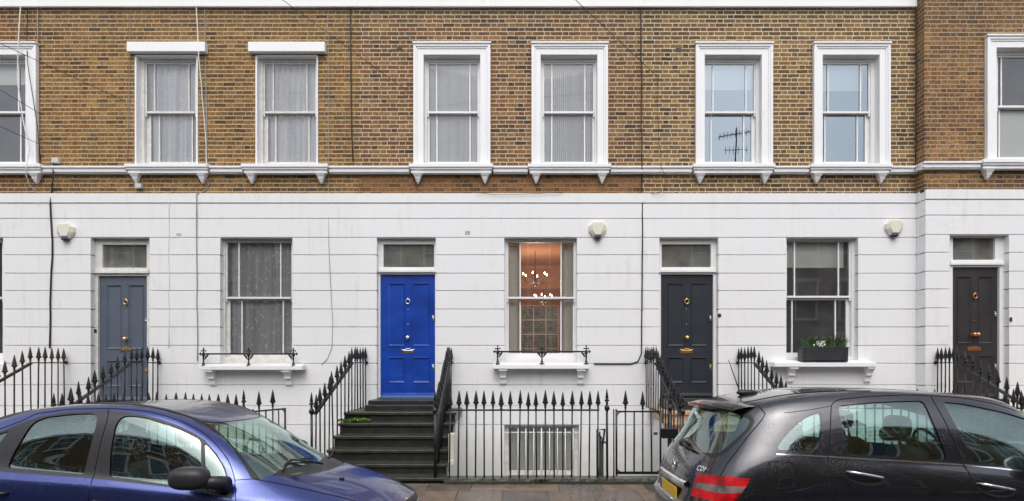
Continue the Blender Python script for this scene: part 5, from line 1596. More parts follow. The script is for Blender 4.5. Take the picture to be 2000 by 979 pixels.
def cabin(car, xd, zb, halfw, xw, xr):
    m = MB(); m.blob((xd, 0, zb - 0.09), (0.28, halfw, 0.11), 0.45); cb(car, m).build('dashboard', M['lining'], car.root)
    n = 24; c = (xd - 0.30, -0.33, zb - 0.02)
    m = MB(); m.tube([(c[0] - 0.06 * math.sin(2 * math.pi * i / n), c[1] + 0.18 * math.cos(2 * math.pi * i / n), c[2] + 0.17 * math.sin(2 * math.pi * i / n)) for i in range(n + 1)], 0.014)
    for a in (0.3, 2.8, 4.7): m.tube([(c[0], c[1], c[2]), (c[0] - 0.05 * math.sin(a), c[1] + 0.17 * math.cos(a), c[2] + 0.16 * math.sin(a))], 0.014)
    cb(car, m).build('steering_wheel', M['car_black'], car.root)
    m = MB(); m.box(xr, xd + 0.1, -halfw, halfw, 0.25, 0.3); cb(car, m).build('cabin_floor', M['lining'], car.root)
    m = MB(); m.box(0.15, xw, -halfw, halfw, 0.18, 0.24); cb(car, m).build('underbody', M['rubber'], car.root)

# ---- the blue hatchback
root = thing('parked_car', 'metallic blue hatchback with rain drops and black door mirror, parked at the kerb', 'car', (-2.8, 4.93, 0.04), 'cars parked along the kerb')
def row(pts, z=None):
    return [(p[0], p[1], p[2] if len(p) > 2 else z) for p in pts]
w83 = [(.85, .83), (1.35, .83), (1.8, .83), (2.3, .83), (2.75, .83)]
rowsB = [
 row([(.12, 0), (.12, .45), (.18, .72), (.4, .76), (.85, .78), (1.35, .79), (1.8, .79), (2.3, .79), (2.75, .78), (3.25, .76), (3.6, .68), (3.75, .42), (3.8, 0)], .22),
 row([(0, 0), (.02, .5), (.1, .76), (.35, .82)] + w83 + [(3.25, .82), (3.64, .72), (3.85, .42), (3.9, 0)], .45),
 row([(.03, 0), (.05, .5), (.12, .76), (.36, .82)] + [(a, .838) for a, b in w83] + [(3.25, .815), (3.63, .70), (3.85, .4), (3.92, 0)], .66),
 [(.05, 0, .88), (.07, .48, .88), (.14, .72, .9), (.4, .80, .93), (.85, .825, .93), (1.35, .83, .91), (1.8, .83, .88), (2.3, .825, .84), (2.75, .815, .80), (3.25, .78, .77), (3.6, .66, .73), (3.79, .4, .74), (3.86, 0, .75)],
 [(.1, 0, 1.0), (.12, .46, 1.0), (.2, .70, 1.02), (.45, .78, 1.04), (.9, .808, 1.01), (1.35, .812, .985), (1.8, .814, .95), (2.3, .81, .90), (2.75, .79, .885), (3.2, .71, .86), (3.52, .56, .81), (3.68, .32, .835), (3.73, 0, .845)],
 [(.14, 0, 1.05), (.17, .44, 1.05), (.25, .68, 1.07), (.5, .755, 1.09), (.92, .772, 1.07), (1.35, .776, 1.04), (1.8, .778, 1.00), (2.3, .772, .955), (2.75, .74, .965), (3.08, .6, .945), (3.27, .42, .955), (3.37, .2, .97), (3.40, 0, .975)],
 [(.2, 0, 1.1), (.22, .42, 1.1), (.32, .64, 1.12), (.55, .72, 1.15), (.95, .757, 1.12), (1.37, .762, 1.09), (1.8, .764, 1.05), (2.3, .757, 1.01), (2.68, .71, 1.03), (2.85, .58, 1.015), (2.95, .38, 1.01), (3.0, .2, 1.01), (3.02, 0, 1.01)],
 [(.3, 0, 1.25), (.33, .4, 1.25), (.45, .58, 1.27), (.68, .665, 1.3), (1.05, .716, 1.29), (1.42, .722, 1.28), (1.8, .722, 1.27), (2.2, .710, 1.25), (2.46, .65, 1.23), (2.57, .5, 1.22), (2.65, .32, 1.22), (2.69, .16, 1.22), (2.70, 0, 1.22)],
 [(.45, 0, 1.40), (.5, .34, 1.41), (.62, .52, 1.42), (.88, .61, 1.47), (1.15, .635, 1.515), (1.45, .64, 1.53), (1.8, .635, 1.52), (2.05, .62, 1.48), (2.2, .575, 1.43), (2.28, .43, 1.41), (2.33, .28, 1.405), (2.35, .14, 1.4), (2.36, 0, 1.4)],
 [(.65, 0, 1.47), (.7, .2, 1.475), (.82, .35, 1.485), (1.0, .42, 1.515), (1.25, .44, 1.54), (1.5, .45, 1.547), (1.75, .44, 1.54), (1.95, .42, 1.515), (2.05, .38, 1.49), (2.1, .3, 1.475), (2.13, .2, 1.47), (2.15, .1, 1.465), (2.15, 0, 1.465)],
 [(.9, 0, 1.51), (.93, 0, 1.512), (1.0, 0, 1.52), (1.12, 0, 1.53), (1.3, 0, 1.54), (1.5, 0, 1.545), (1.7, 0, 1.54), (1.83, 0, 1.53), (1.9, 0, 1.52), (1.93, 0, 1.515), (1.95, 0, 1.513), (1.97, 0, 1.51), (1.97, 0, 1.51)],
]
def adjust(rows, fn): return [[fn(j, i, *p) for i, p in enumerate(r)] for j, r in enumerate(rows)]
def adjB(j, i, x, w, z):
    if j in (4, 5, 6) and 3 <= i <= 8:
        z -= (0.03, 0.045, 0.065)[j - 4] * (0.5 if i in (3, 8) else 1)
        w += (-0.002, 0.006, 0.006)[j - 4]
    if j >= 8: z -= 0.036
    if j == 7: z -= 0.025
    if i >= 8 and j in (4, 5, 6): z -= (0.035, 0.055, 0.06, 0.06, 0.06)[i - 8]
    if i >= 9 and j == 7: z -= 0.03
    if j == 3 and i >= 9: z -= 0.05
    if i >= 9 and j <= 5: x -= (0.07 if j >= 3 else 0.035) * min(1, (i - 8) / 2)
    if j >= 9 or (j == 8 and i >= 8): z -= 0.014
    return (x, w, z)
rowsB = adjust(rowsB, adjB)
cB = Car(rowsB, -4.74, 4.93, 0.035, root)
sideh = (2.2, 9.4, 2.0, 9.4)
G = lambda pts, hint=sideh, closed=True: cB.path(pts, closed, hint)
glass_f = smooth_poly([(213.6, 931), (215, 895), (218, 867), (226, 829), (238, 813.7), (257, 812), (285, 816), (313, 825), (336, 832), (358, 841), (376, 849.5), (392, 858.6), (393, 900), (392.5, 957), (331, 947), (270, 938)])
glass_q = smooth_poly([(399.5, 864), (412, 877), (424, 893), (436, 913), (443, 935), (446, 969), (420, 964), (399.5, 958.5)])
glass_r = smooth_poly([(14.5, 914), (24, 890), (38, 866), (52, 842), (67, 824), (89.5, 815), (143, 808.5), (180, 807.5), (190, 813), (188, 830), (179, 865), (170, 900), (164, 926.7), (90, 920)])
glass_t = [(-58, 884), (-25, 878), (-2, 868), (17, 842), (-5, 849), (-35, 866)]
frame = [(-66, 908), (0, 921), (90, 928), (179, 934.5), (260, 943.5), (336, 952.5), (391, 962), (453, 976), (450, 950), (440, 914), (424, 886.5), (400, 860), (380, 846.5), (358, 835.5), (336, 827), (313, 819), (285, 811.5), (257, 807), (215, 802.5), (192, 802), (134, 805), (78, 813.5), (45, 825), (0, 843.5), (-38, 862), (-60, 885)]
door_line = [(-45, 858), (0, 838.5), (45, 821.5), (71.6, 808), (134, 799.5), (215, 798.3), (257, 800.5), (291, 804.7), (325, 813), (358, 825), (380, 836), (402.7, 849.5), (419, 865), (433.6, 882), (444, 896), (451.5, 912), (456, 926), (458.6, 939), (460, 958), (460.5, 990)]
b_line = [(213, 799), (211, 812), (208, 827), (201, 850), (195, 872), (189, 901), (183.5, 930), (177, 946), (173.5, 965), (173, 990)]
gask = [(-60, 852), (0, 817.5), (33, 807), (67, 798.5), (100, 793), (134, 789.3), (180, 787.2), (224, 787.6), (258, 789.6), (291, 793.5), (325, 800.5), (358, 810), (381, 818.5), (403, 829), (419, 840), (433.6, 851.7), (449, 868), (462.6, 885), (473, 900), (482.8, 916.6), (493, 935)]
hoodl = [(493, 935.5), (520, 940.5), (545, 945), (601, 957), (650, 968), (691, 978), (730, 989), (760, 1000)]
cross_ = [(459.5, 938), (476, 936.8), (492, 936)]
ws = [(391, 822), (414, 836), (445, 861), (469, 887), (491, 915), (508, 935.5)]
wsuv = [cB.loc(p, (7, 11, 5, 9)) for p in ws]
cow = cB.loc((545, 941), (7.5, 12, 4, 7))
regs = [
 ('gap', G(strip(door_line, 1.8))), ('gap', G(strip(b_line, 1.8))), ('seal', G(strip(gask, 3.4))), ('gap', G(strip(hoodl, 2.0), (7.5, 12, 3, 7))), ('gap', G(strip(cross_, 1.6), (7, 10, 4, 7.5))),
 ('glass_f', G(glass_f)), ('glass_q', G(glass_q)), ('glass_r', G(glass_r)), ('glass_t', G(glass_t)), ('frame', G(frame)),
 ('windscreen', wsuv + [(9.6, 6.05), (10.5, 6.02), (12, 6.0), (12, 8.05), (11, 8.05), (10, 8.02), (9.2, 7.98)]),
 ('seal', G([(403, 829), (419, 840), (433.6, 851.7), (449, 868), (462.6, 885), (473, 900), (482.8, 916.6), (493, 935), (500, 938), (508, 935.5), (491, 915), (469, 887), (445, 861), (414, 836)], (7, 11, 4.5, 9))),
 ('cowl', [wsuv[-1], (8.55, 5.75)] + [(9.2, 5.55), (10, 5.48), (11, 5.45), (12, 5.45), (12, 6.0), (10.5, 6.02), (9.6, 6.05)]),
 ('head_lamp', [(9.8, 2.45), (10.3, 2.25), (11.0, 2.3), (11.0, 2.7), (10.5, 3.05), (9.9, 3.1)]),
 ('rear_glass', [(0, 6.15), (1.5, 6.15), (1.75, 7), (1.3, 7.9), (0, 7.95)]),
 ('tail', [(1.7, 5.0), (2.4, 5.0), (2.5, 7.4), (1.95, 7.4)]),
 ('grille', [(11.2, 1.9), (12, 1.9), (12, 2.5), (11.2, 2.5)]),
 ('sunroof', [(5.2, 8.75), (8.3, 8.75), (8.3, 10), (5.2, 10)]),
]
P_ = {
 'body': dict(name='body', mat='paint_blue', both=True, top=True),
 'gap': dict(name='panel_gap', mat='gap', off=-0.004, top=True), 'seal': dict(name='roof_seal', mat='rubber', both=True, off=0.002, top=True),
 'frame': dict(name='door_frame', mat='car_black', off=0.001, top=True),
 'glass_f': dict(name='door_window', mat='car_glass', off=-0.008, glass=True, parent='frame'), 'glass_q': dict(name='quarter_light', mat='car_glass', off=-0.008, glass=True, parent='frame'),
 'glass_r': dict(name='door_window', mat='car_glass', off=-0.008, glass=True, parent='frame'), 'glass_t': dict(name='rear_side_window', mat='car_glass', off=-0.008, glass=True, parent='frame'),
 'windscreen': dict(name='windscreen', mat='car_glass', both=True, off=-0.004, glass=True, top=True), 'cowl': dict(name='scuttle_panel', mat='car_black', both=True, off=-0.006, top=True),
 'head_lamp': dict(name='headlight', mat='head_lamp', top=True), 'rear_glass': dict(name='rear_window', mat='car_glass', both=True, glass=True, top=True), 'tail': dict(name='tail_light', mat='tail_red', top=True),
 'grille': dict(name='grille', mat='rubber', both=True, top=True), 'sunroof': dict(name='roof_panel', mat='paint_roof', both=True, top=True),
}
M['paint_roof'] = simple('dark wet fabric roof', (0.06, 0.062, 0.07), 0.22, var=0.2, nscale=3, coat=0.6)
mB_ = shell(cB, regs, P_, 'body')
for x in (.62, 3.08):
    for w in (.80, -.80): wheel(cB, x, w)
for w in (.36, -.36): seat(cB, 2.05, w, 0.42, 1.05, 1.17)
for w in (.36, -.36): seat(cB, 1.25, w, 0.46, 1.0, 1.07)
cabin(cB, 2.62, 0.98, .60, 3.6, 0.3)
# door mirrors
def mirror(car, c, r, w, foot, mat='car_black'):
    for sg in (1, -1):
        m = MB(); m.blob((c[0], c[1] * sg, c[2]), r, 0.72, 24, 16)
        b = len(m.v)
        m.tube([(c[0] + r[0] * 0.5, c[1] * sg, c[2] - r[2] * 0.35), ((c[0] + foot[0]) / 2 + 0.08, (c[1] + foot[1]) / 2 * sg, (c[2] + foot[2]) / 2 - 0.01), (foot[0], foot[1] * sg, foot[2])], [r[2] * 0.55, r[2] * 0.6, r[2] * 0.75], 14)
        cb(car, m).build('door_mirror', M[mat], car.root)
mirror(cB, (2.42, .935, 0.985), (.135, .09, .08), 0, (2.60, .80, .92))
# wipers and a leaf on the scuttle
def on(car, u, v, off): 
    p = car.S.ev(u, v) + car.S.nrm(u, v) * off
    return tuple(float(a) for a in p)
m = MB(); m.tube([on(cB, u, v, 0.014) for u, v in ((9.3, 5.85), (9.7, 6.1), (10.2, 6.25), (10.9, 6.2), (11.6, 6.12))], 0.008, 6); m.tube([on(cB, u, v, 0.02) for u, v in ((11.3, 5.75), (11.0, 6.0), (10.4, 6.22))], 0.009, 6)
cb(cB, m).build('wiper', M['rubber'], root)
m = MB(); P0 = [on(cB, 12, 5.9, 0.0), on(cB, 11.6, 5.9, 0.06), on(cB, 11.0, 5.75, 0.03)]; P0 = [(p[0], -abs(p[1]) - 0.14, p[2] + 0.01) for p in P0]; m.tube(P0, 0.009, 6)
cb(cB, m).build('wiper', M['rubber'], root)
m = MB(); q = on(cB, 9.35, 5.62, 0.006); m.add([(q[0], q[1], q[2]), (q[0] + .04, q[1] - .035, q[2] + .006), (q[0] + .10, q[1] - .03, q[2] + 0.012), (q[0] + .05, q[1] + 0.0, q[2] + .004)], [(0, 1, 2, 3)])
m.v = [tuple(p) for p in cB.world(np.array(m.v))]; tag(m.build('leaf', M['leaf_bright']), 'yellow green leaf lying on the blue car at the foot of its windscreen', 'leaf')
m = MB(); q = on(cB, 10.6, 4.85, 0.0); m.blob((q[0], q[1], q[2] + 0.006), (0.022, 0.014, 0.012), 0.8, 10, 6); cb(cB, m).build('washer_jet', M['rubber'], root)
# door handles
def handle(car, p0, p1, mat, r=0.012, off=0.03, cup=None, sides=(1, -1), name='door_handle'):
    A, B = car.loc(p0, (2, 10, 1, 7)), car.loc(p1, (2, 10, 1, 7))
    for sg in sides:
        m = MB(); pts = []
        for k, q in enumerate((0.0, 0.06, 0.3, 0.6, 0.94, 1.0)):
            u, v = A[0] + (B[0] - A[0]) * q, A[1] + (B[1] - A[1]) * q
            pts.append(on(car, u, v, (0.0, off, off * 1.15, off * 1.15, off, 0.0)[k]))
        m.tube([(a, b * sg, c) for a, b, c in pts], r, 10)
        h = cb(car, m).build(name, M[mat], car.root)
        if cup:
            c = np.array(on(car, (A[0] + B[0]) / 2, (A[1] + B[1]) / 2, -0.003)); n = car.S.nrm((A[0] + B[0]) / 2, (A[1] + B[1]) / 2)
            m = MB(); L = np.linalg.norm(np.array(pts[-1]) - np.array(pts[0])) * cup[0]; d = np.array(pts[-1]) - np.array(pts[0]); d /= np.linalg.norm(d); e = np.cross(n, d)
            vs = []
            for k in range(24):
                a = 2 * math.pi * k / 24; p = c + d * L / 2 * math.cos(a) + e * (cup[1] * math.sin(a)) * (1 if cup[2] else 1) + np.array([0, 0, cup[3]]) + n * 0.006
                vs.append((p[0], p[1] * sg, p[2]))
            m.add(vs + [(c[0] - n[0] * 0.002, (c[1] - n[1] * 0.002) * sg, c[2] + cup[3])], [(k, (k + 1) % 24, 24) for k in range(24)], True)
            cb(car, m).build('handle_recess', M[mat if mat != 'chrome' else 'gap'], h)
handle(cB, (185, 979), (238, 985), 'car_black', 0.014, 0.03)
handle(cB, (-30, 958), (14, 964), 'car_black', 0.014, 0.03)
m = MB()
for k in range(20):
    pass

# ---- the black hatchback
root = thing('parked_car', 'metallic black tall hatchback seen from behind with red tail light and yellow plate', 'car', (3.3, 5.03, 0.04), 'cars parked along the kerb')
w88 = [(.95, .885), (1.4, .888), (1.9, .888), (2.4, .885), (2.9, .88)]
rowsM = [
 row([(.1, 0), (.12, .5), (.22, .76), (.5, .82), (.95, .84), (1.4, .84), (1.9, .84), (2.4, .84), (2.9, .84), (3.4, .82), (3.95, .72), (4.15, .42), (4.2, 0)], .22),
 row([(-.03, 0), (-.01, .52), (.07, .80), (.42, .87)] + w88 + [(3.4, .87), (3.98, .75), (4.22, .42), (4.27, 0)], .47),
 row([(-.03, 0), (0.0, .52), (.09, .79), (.42, .872)] + w88 + [(3.4, .86), (3.97, .73), (4.2, .4), (4.27, 0)], .665),
 [(.085, 0, .74), (.10, .53, .74), (.17, .79, .75), (.44, .875, .80)] + [(a, b, .84) for a, b in w88] + [(3.4, .84, .80), (3.93, .70, .73), (4.15, .4, .73), (4.22, 0, .74)],
 [(.11, 0, .92), (.13, .50, .92), (.22, .77, .94), (.50, .865, .98), (.96, .878, 1.0), (1.4, .88, .99), (1.9, .88, .97), (2.4, .875, .94), (2.9, .86, .91), (3.37, .79, .87), (3.83, .63, .82), (4.02, .35, .84), (4.07, 0, .85)],
 [(.17, 0, 1.04), (.19, .47, 1.04), (.29, .73, 1.06), (.54, .845, 1.10), (.97, .848, 1.11), (1.4, .852, 1.09), (1.9, .852, 1.06), (2.4, .846, 1.03), (2.9, .82, 1.0), (3.3, .69, .96), (3.62, .50, .94), (3.75, .27, .945), (3.79, 0, .95)],
 [(.235, 0, 1.13), (.26, .455, 1.13), (.36, .70, 1.15), (.60, .815, 1.19), (.99, .829, 1.185), (1.4, .834, 1.165), (1.9, .834, 1.135), (2.4, .825, 1.095), (2.84, .775, 1.07), (3.1, .61, 1.055), (3.27, .41, 1.05), (3.33, .2, 1.05), (3.35, 0, 1.05)],
 [(.33, 0, 1.30), (.36, .43, 1.30), (.48, .65, 1.32), (.70, .755, 1.36), (1.04, .787, 1.37), (1.42, .793, 1.37), (1.88, .791, 1.36), (2.27, .775, 1.33), (2.55, .70, 1.29), (2.72, .53, 1.28), (2.82, .35, 1.28), (2.86, .18, 1.28), (2.88, 0, 1.28)],
 [(.39, 0, 1.50), (.43, .39, 1.50), (.55, .58, 1.51), (.79, .675, 1.575), (1.1, .69, 1.608), (1.43, .692, 1.615), (1.85, .688, 1.605), (2.12, .67, 1.57), (2.3, .62, 1.52), (2.4, .46, 1.50), (2.46, .3, 1.495), (2.48, .15, 1.49), (2.49, 0, 1.49)],
 [(.55, 0, 1.55), (.6, .25, 1.555), (.72, .42, 1.57), (.92, .49, 1.61), (1.2, .50, 1.635), (1.45, .505, 1.64), (1.8, .50, 1.63), (2.0, .47, 1.61), (2.12, .41, 1.59), (2.18, .3, 1.58), (2.22, .2, 1.575), (2.24, .1, 1.57), (2.25, 0, 1.57)],
 [(.8, 0, 1.59), (.85, 0, 1.595), (.92, 0, 1.605), (1.05, 0, 1.62), (1.25, 0, 1.635), (1.47, 0, 1.64), (1.72, 0, 1.635), (1.85, 0, 1.625), (1.93, 0, 1.615), (1.97, 0, 1.61), (2.0, 0, 1.605), (2.01, 0, 1.60), (2.02, 0, 1.60)],
]
def adjM(j, i, x, w, z):
    if j in (4, 5, 6) and 3 <= i <= 8: z -= (0.005, 0.02, 0.05)[j - 4] * (0.5 if i in (3, 8) else 1); w += (-0.006, -0.008, 0.0)[j - 4]
    if j >= 8 and i <= 3: z -= 0.01
    if j in (3, 4, 5, 6) and i <= 3: x -= 0.05
    if j == 7 and i <= 3: x -= 0.07
    if j >= 8 and i <= 3: x -= 0.10
    if j == 2 and i <= 3: z -= 0.06
    if j in (7, 8) and i >= 8: x += 0.07; z += 0.03
    if j in (9, 10) and i >= 8: x += 0.04; z += 0.01
    if j >= 8: z -= 0.034
    if j == 7: z -= 0.02
    if j in (8, 9) and i >= 7: x += 0.13 * min(1, (i - 6) / 2.0)
    if j == 8 and i >= 7: z += 0.022
    if j == 7 and i >= 8: x += 0.08; z += 0.02
    if j == 10 and i >= 8: x += 0.1
    return (x, w, z)
rowsM = adjust(rowsM, adjM)
cM = Car(rowsM, 1.295, 5.03, 0.035, root)
G = lambda pts, hint=(2.0, 9.6, 1.0, 9.2), closed=True: cM.path(pts, closed, hint)
RH = (0, 3.6, 1.0, 9.0)
rgl = [(1395, 794), (1425, 801), (1450.5, 811), (1461, 818), (1464.5, 825), (1460, 833.5), (1455, 841), (1442, 853), (1431, 863), (1418, 875), (1406.5, 882.5), (1396, 885.5), (1387, 885.5), (1370, 883)]
rgu = [cM.loc(p, RH) for p in rgl]
rso = [cM.loc((1393 + (p[0] - 1393) * 1.13, 838 + (p[1] - 838) * 1.17), RH) for p in rgl[1:-1]]
tl_top = [(1361, 927), (1385, 928), (1410, 929.5), (1438, 932), (1466, 935), (1457, 951), (1420, 950), (1385, 946), (1356, 942)]
tl_mid = [(1356, 942), (1385, 946), (1420, 950), (1457, 951), (1449, 963), (1410, 964), (1375, 958), (1353, 951)]
tl_bot = [(1353, 951), (1375, 958), (1410, 964), (1449, 963), (1439, 975), (1430, 984), (1405, 981), (1376, 975), (1350, 969)]
quart = smooth_poly([(1512, 880), (1519, 867), (1526, 855), (1539, 838), (1553, 823), (1566, 812), (1579, 803.5), (1600, 798), (1617, 794.8), (1617.5, 840), (1616, 886), (1565, 884.5), (1518, 883)])
qglass = smooth_poly([(1516, 878), (1530, 857), (1545, 841), (1558, 828), (1576, 815), (1590, 808.5), (1603, 806), (1604, 840), (1600, 883), (1560, 882)])
rdg = smooth_poly([(1637, 793), (1700, 786), (1760, 783.5), (1802.7, 783), (1812.5, 801), (1823, 826), (1834.4, 852), (1843, 876), (1849, 898.7), (1790, 894.5), (1720, 890), (1657.4, 887.5), (1650, 857), (1644, 830)])
fdg = smooth_poly([(1841, 785), (1880, 788.5), (1917.5, 796), (1960, 805), (2000, 817), (2040, 832), (2080, 853), (2112, 878), (2130, 905), (2136, 930), (2080, 924), (2000, 914), (1950, 909), (1901, 904), (1887, 872), (1873.5, 842.6), (1856, 812)])
d_out = [(1623, 960), (1619, 930), (1617, 891), (1620, 860), (1622, 830), (1623, 801), (1625, 790), (1630, 784.5), (1640, 780.5), (1697.7, 774.8), (1735, 772.8), (1771, 771.8), (1817, 773.5), (1868.6, 776.6), (1905, 782), (1942, 789), (1972, 798.5), (2000, 809), (2040, 824), (2090, 850), (2130, 885), (2150, 930), (2158, 1000)]
d_low = [(1619, 930), (1620, 948), (1624, 962), (1630, 978), (1642, 1000)]
b_l = [(1817, 773.5), (1830, 796), (1844, 820.6), (1857, 849), (1868.6, 876.8), (1876, 896), (1881, 908.5), (1891, 921), (1898, 935), (1903, 955), (1905, 985)]
tg_l = [(1472.5, 789), (1485, 797), (1494.5, 808.4), (1489, 819), (1480, 830), (1463, 850), (1445.6, 872), (1431, 892), (1418.7, 908.5), (1411, 922), (1407, 929)]
flap = smooth_poly([(1499, 912), (1502, 904), (1512, 902), (1540, 903.5), (1551, 907), (1555, 915), (1557, 930), (1553, 940), (1545, 943.5), (1515, 942), (1503, 938), (1500, 930)])
chr_ = [(1516, 887.5), (1560, 889.3), (1619.5, 892.3), (1700, 897.5), (1800, 902.8), (1878, 908), (1940, 914), (2000, 921), (2080, 932), (2140, 943)]
roofl = [(1428, 794), (1455, 786.5), (1490, 779), (1520, 773.5), (1553, 769), (1600, 765.5), (1650, 763.8), (1700, 763.8)]
crease = [(1532, 806.5), (1560, 803.5), (1590, 799.5), (1623, 793)]
def ringp(p, w):
    n = len(p); return strip(p + [p[0]], w)
bar_ = [(1297.5, 912), (1320, 922), (1345.5, 935.5), (1344.5, 945), (1320, 932), (1297, 921)]
regs = [
 ('gap', G(strip(d_out, 2.0))), ('gap', G(strip(d_low, 2.0))), ('gap', G(strip(b_l, 2.0))), ('gap', G(strip(tg_l, 2.2), (0.3, 5.0, 1.5, 9.2))), ('gap', G(ringp(flap, 1.5))), ('gap', G(strip(roofl, 2.2), (0.8, 6, 7.5, 9.4))), ('gap', G(strip(crease, 1.2))),
 ('chrome', G(strip(chr_, 2.6))),
 ('tail_red', G(tl_top, RH)), ('tail_mid', G(tl_mid, RH)), ('tail_red', G(tl_bot, RH)),
 ('glass_q', G(qglass)), ('glass_r', G(rdg)), ('glass_f', G(fdg)), ('frame', G(quart)),
 ('rear_glass', [(0, 7.75)] + rgu + [(0, 6.25)]),
 ('rs_top', [(0, 7.9)] + rso[:5] + [(0, rso[4][1])]), ('rs_low', [(0, rso[4][1])] + rso[4:] + [(0, 6.12)]),
 ('windscreen', [(9.0, 6.15), (9.6, 6.1), (12, 6.05), (12, 7.95), (9.9, 7.95), (9.0, 7.8)]),
 ('head_lamp', [(9.8, 2.45), (10.3, 2.25), (11.0, 2.3), (11.0, 2.7), (10.5, 3.05), (9.9, 3.1)]),
 ('grille', [(11.2, 2.4), (12, 2.4), (12, 3.5), (11.2, 3.5)]),
 ('sunroof', [(3.6, 9.05), (7.0, 9.05), (7.0, 10), (3.6, 10)]),
]
P_ = {
 'body': dict(name='body', mat='paint_black', both=True, top=True), 'gap': dict(name='panel_gap', mat='gap', off=-0.004, top=True), 'chrome': dict(name='chrome_strip', mat='chrome', off=0.004, top=True),
 'tail_red': dict(name='tail_light', mat='tail_red', off=0.004, top=True), 'tail_mid': dict(name='lamp_band', mat='tail_white', off=0.004, parent='tail_red'),
 'frame': dict(name='window_surround', mat='paint_black', off=0.0, top=True), 'rs_top': dict(name='rear_window_surround', mat='rubber', off=0.001, top=True), 'rs_low': dict(name='rear_window_surround', mat='rubber', off=0.001, top=True),
 'glass_q': dict(name='rear_side_window', mat='car_glass', off=-0.004, glass=True), 'glass_r': dict(name='door_window', mat='car_glass', off=-0.008, glass=True), 'glass_f': dict(name='door_window', mat='car_glass', off=-0.008, glass=True),
 'rear_glass': dict(name='rear_window', mat='car_glass', both=True, off=-0.002, glass=True, top=True), 'windscreen': dict(name='windscreen', mat='car_glass', both=True, off=-0.003, glass=True, top=True),
 'head_lamp': dict(name='headlight', mat='head_lamp', top=True), 'grille': dict(name='grille', mat='rubber', both=True, top=True), 'sunroof': dict(name='roof_panel', mat='paint_roof', both=True, off=0.003, top=True),
}
shell(cM, regs, P_, 'body')
for x in (.74, 3.52):
    for w in (.86, -.86): wheel(cM, x, w, .32)
for w in (.40, -.40): seat(cM, 2.20, w, 0.55, 1.16, 1.30, 0.135, 0.26)
for w in (.40, -.40): seat(cM, 1.30, w, 0.58, 1.12, 1.24, 0.12, 0.24)
cabin(cM, 2.85, 1.06, .68, 4.0, 0.35)
mirror(cM, (2.62, .99, 1.10), (.10, .09, .075), 0, (2.75, .83, 1.05), 'paint_black')
handle(cM, (1655, 922.5), (1722, 934), 'chrome', 0.011, 0.035, (1.15, 0.055, True, -0.018))
handle(cM, (1912, 945.5), (1977, 957), 'chrome', 0.011, 0.035, (1.15, 0.055, True, -0.018))
# spoiler lip with the high brake light
m = MB(); n = 14; vs = []
for i in range(n + 1):
    w = -0.60 + 1.2 * i / n; k = (abs(w) / 0.6) ** 2
    xe = 0.255 + 0.12 * k; zt = 1.472 - 0.035 * k
    for a, b in ((xe + 0.30, zt + 0.055 - 0.02 * k), (xe + 0.12, zt + 0.035 - 0.01 * k), (xe, zt), (xe + 0.005, zt - 0.014), (xe + 0.14, zt - 0.02)): vs.append((a, w, b))
m.add(vs, [(i * 5 + j, (i + 1) * 5 + j, (i + 1) * 5 + j + 1, i * 5 + j + 1) for i in range(n) for j in range(4)], True)
sp_ = cb(cM, m).build('spoiler', M['paint_black'], root)
m = MB(); vs = []
for i in range(9):
    w = -0.20 + 0.40 * i / 8; k = (abs(w) / 0.6) ** 2; xe = 0.254 + 0.12 * k; zt = 1.472 - 0.035 * k
    vs += [(xe - 0.003, w, zt - 0.002), (xe + 0.001, w, zt - 0.02)]
m.add(vs, [(2 * i, 2 * i + 1, 2 * i + 3, 2 * i + 2) for i in range(8)]); cb(cM, m).build('brake_light', M['tail_red'], sp_)
# aerial
m = MB(); m.blob((0.72, 0.0, 1.56), (0.095, 0.035, 0.028), 0.9, 16, 8); m.tube([(0.66, 0, 1.56), (0.56, 0, 1.85)], [0.006, 0.003], 6)
cb(cM, m).build('aerial', M['rubber'], root)
# things on the tailgate: plate, chrome bar, star, letters, wiper
def rear_pt(w, z, off=0.0):
    best = None
    sgn = 1 if w >= 0 else -1
    d = (cM.gp[..., 1] - abs(w)) ** 2 + (cM.gp[..., 2] - z) ** 2 + np.where(cM.gu > 3.2, 1e3, 0)
    k = np.unravel_index(np.argmin(d), d.shape); u, v = cM.gu[k], cM.gv[k]; r = 0.05
    for _ in range(6):
        a, b = np.meshgrid(np.clip(np.linspace(u - r, u + r, 9), 0, 4), np.clip(np.linspace(v - r, v + r, 9), 0, cM.S.V)); P = cM.S.ev(a, b)
        dd = (P[..., 1] - abs(w)) ** 2 + (P[..., 2] - z) ** 2; k = np.unravel_index(np.argmin(dd), dd.shape); u, v = a[k], b[k]; r *= 0.35
    p = cM.S.ev(u, v) + cM.S.nrm(u, v) * off
    return (float(p[0]), float(p[1]) * sgn, float(p[2]))
def rear_patch(name, w0, w1, z0, z1, off, mat, parent=None, n=8):
    m = MB(); vs = []
    for j in range(5):
        for i in range(n + 1): vs.append(rear_pt(w0 + (w1 - w0) * i / n, z0 + (z1 - z0) * j / 4, off))
    m.add(vs, [(j * (n + 1) + i, j * (n + 1) + i + 1, (j + 1) * (n + 1) + i + 1, (j + 1) * (n + 1) + i) for j in range(4) for i in range(n)], True)
    return cb(cM, m).build(name, M[mat], parent or root)
xp = rear_pt(0, 0.74, 0.0)[0] - 0.012
m = MB(); m.box(xp - 0.008, xp, -0.26, 0.26, 0.66, 0.775); pl = cb(cM, m).build('number_plate', M['plate'], root, bevel=0.003)
m = MB(); m.box(xp - 0.0105, xp - 0.0085, -0.258, -0.215, 0.662, 0.773); cb(cM, m).build('plate_band', M['plate_blue'], pl)
m = MB(); vs = []; n = 12
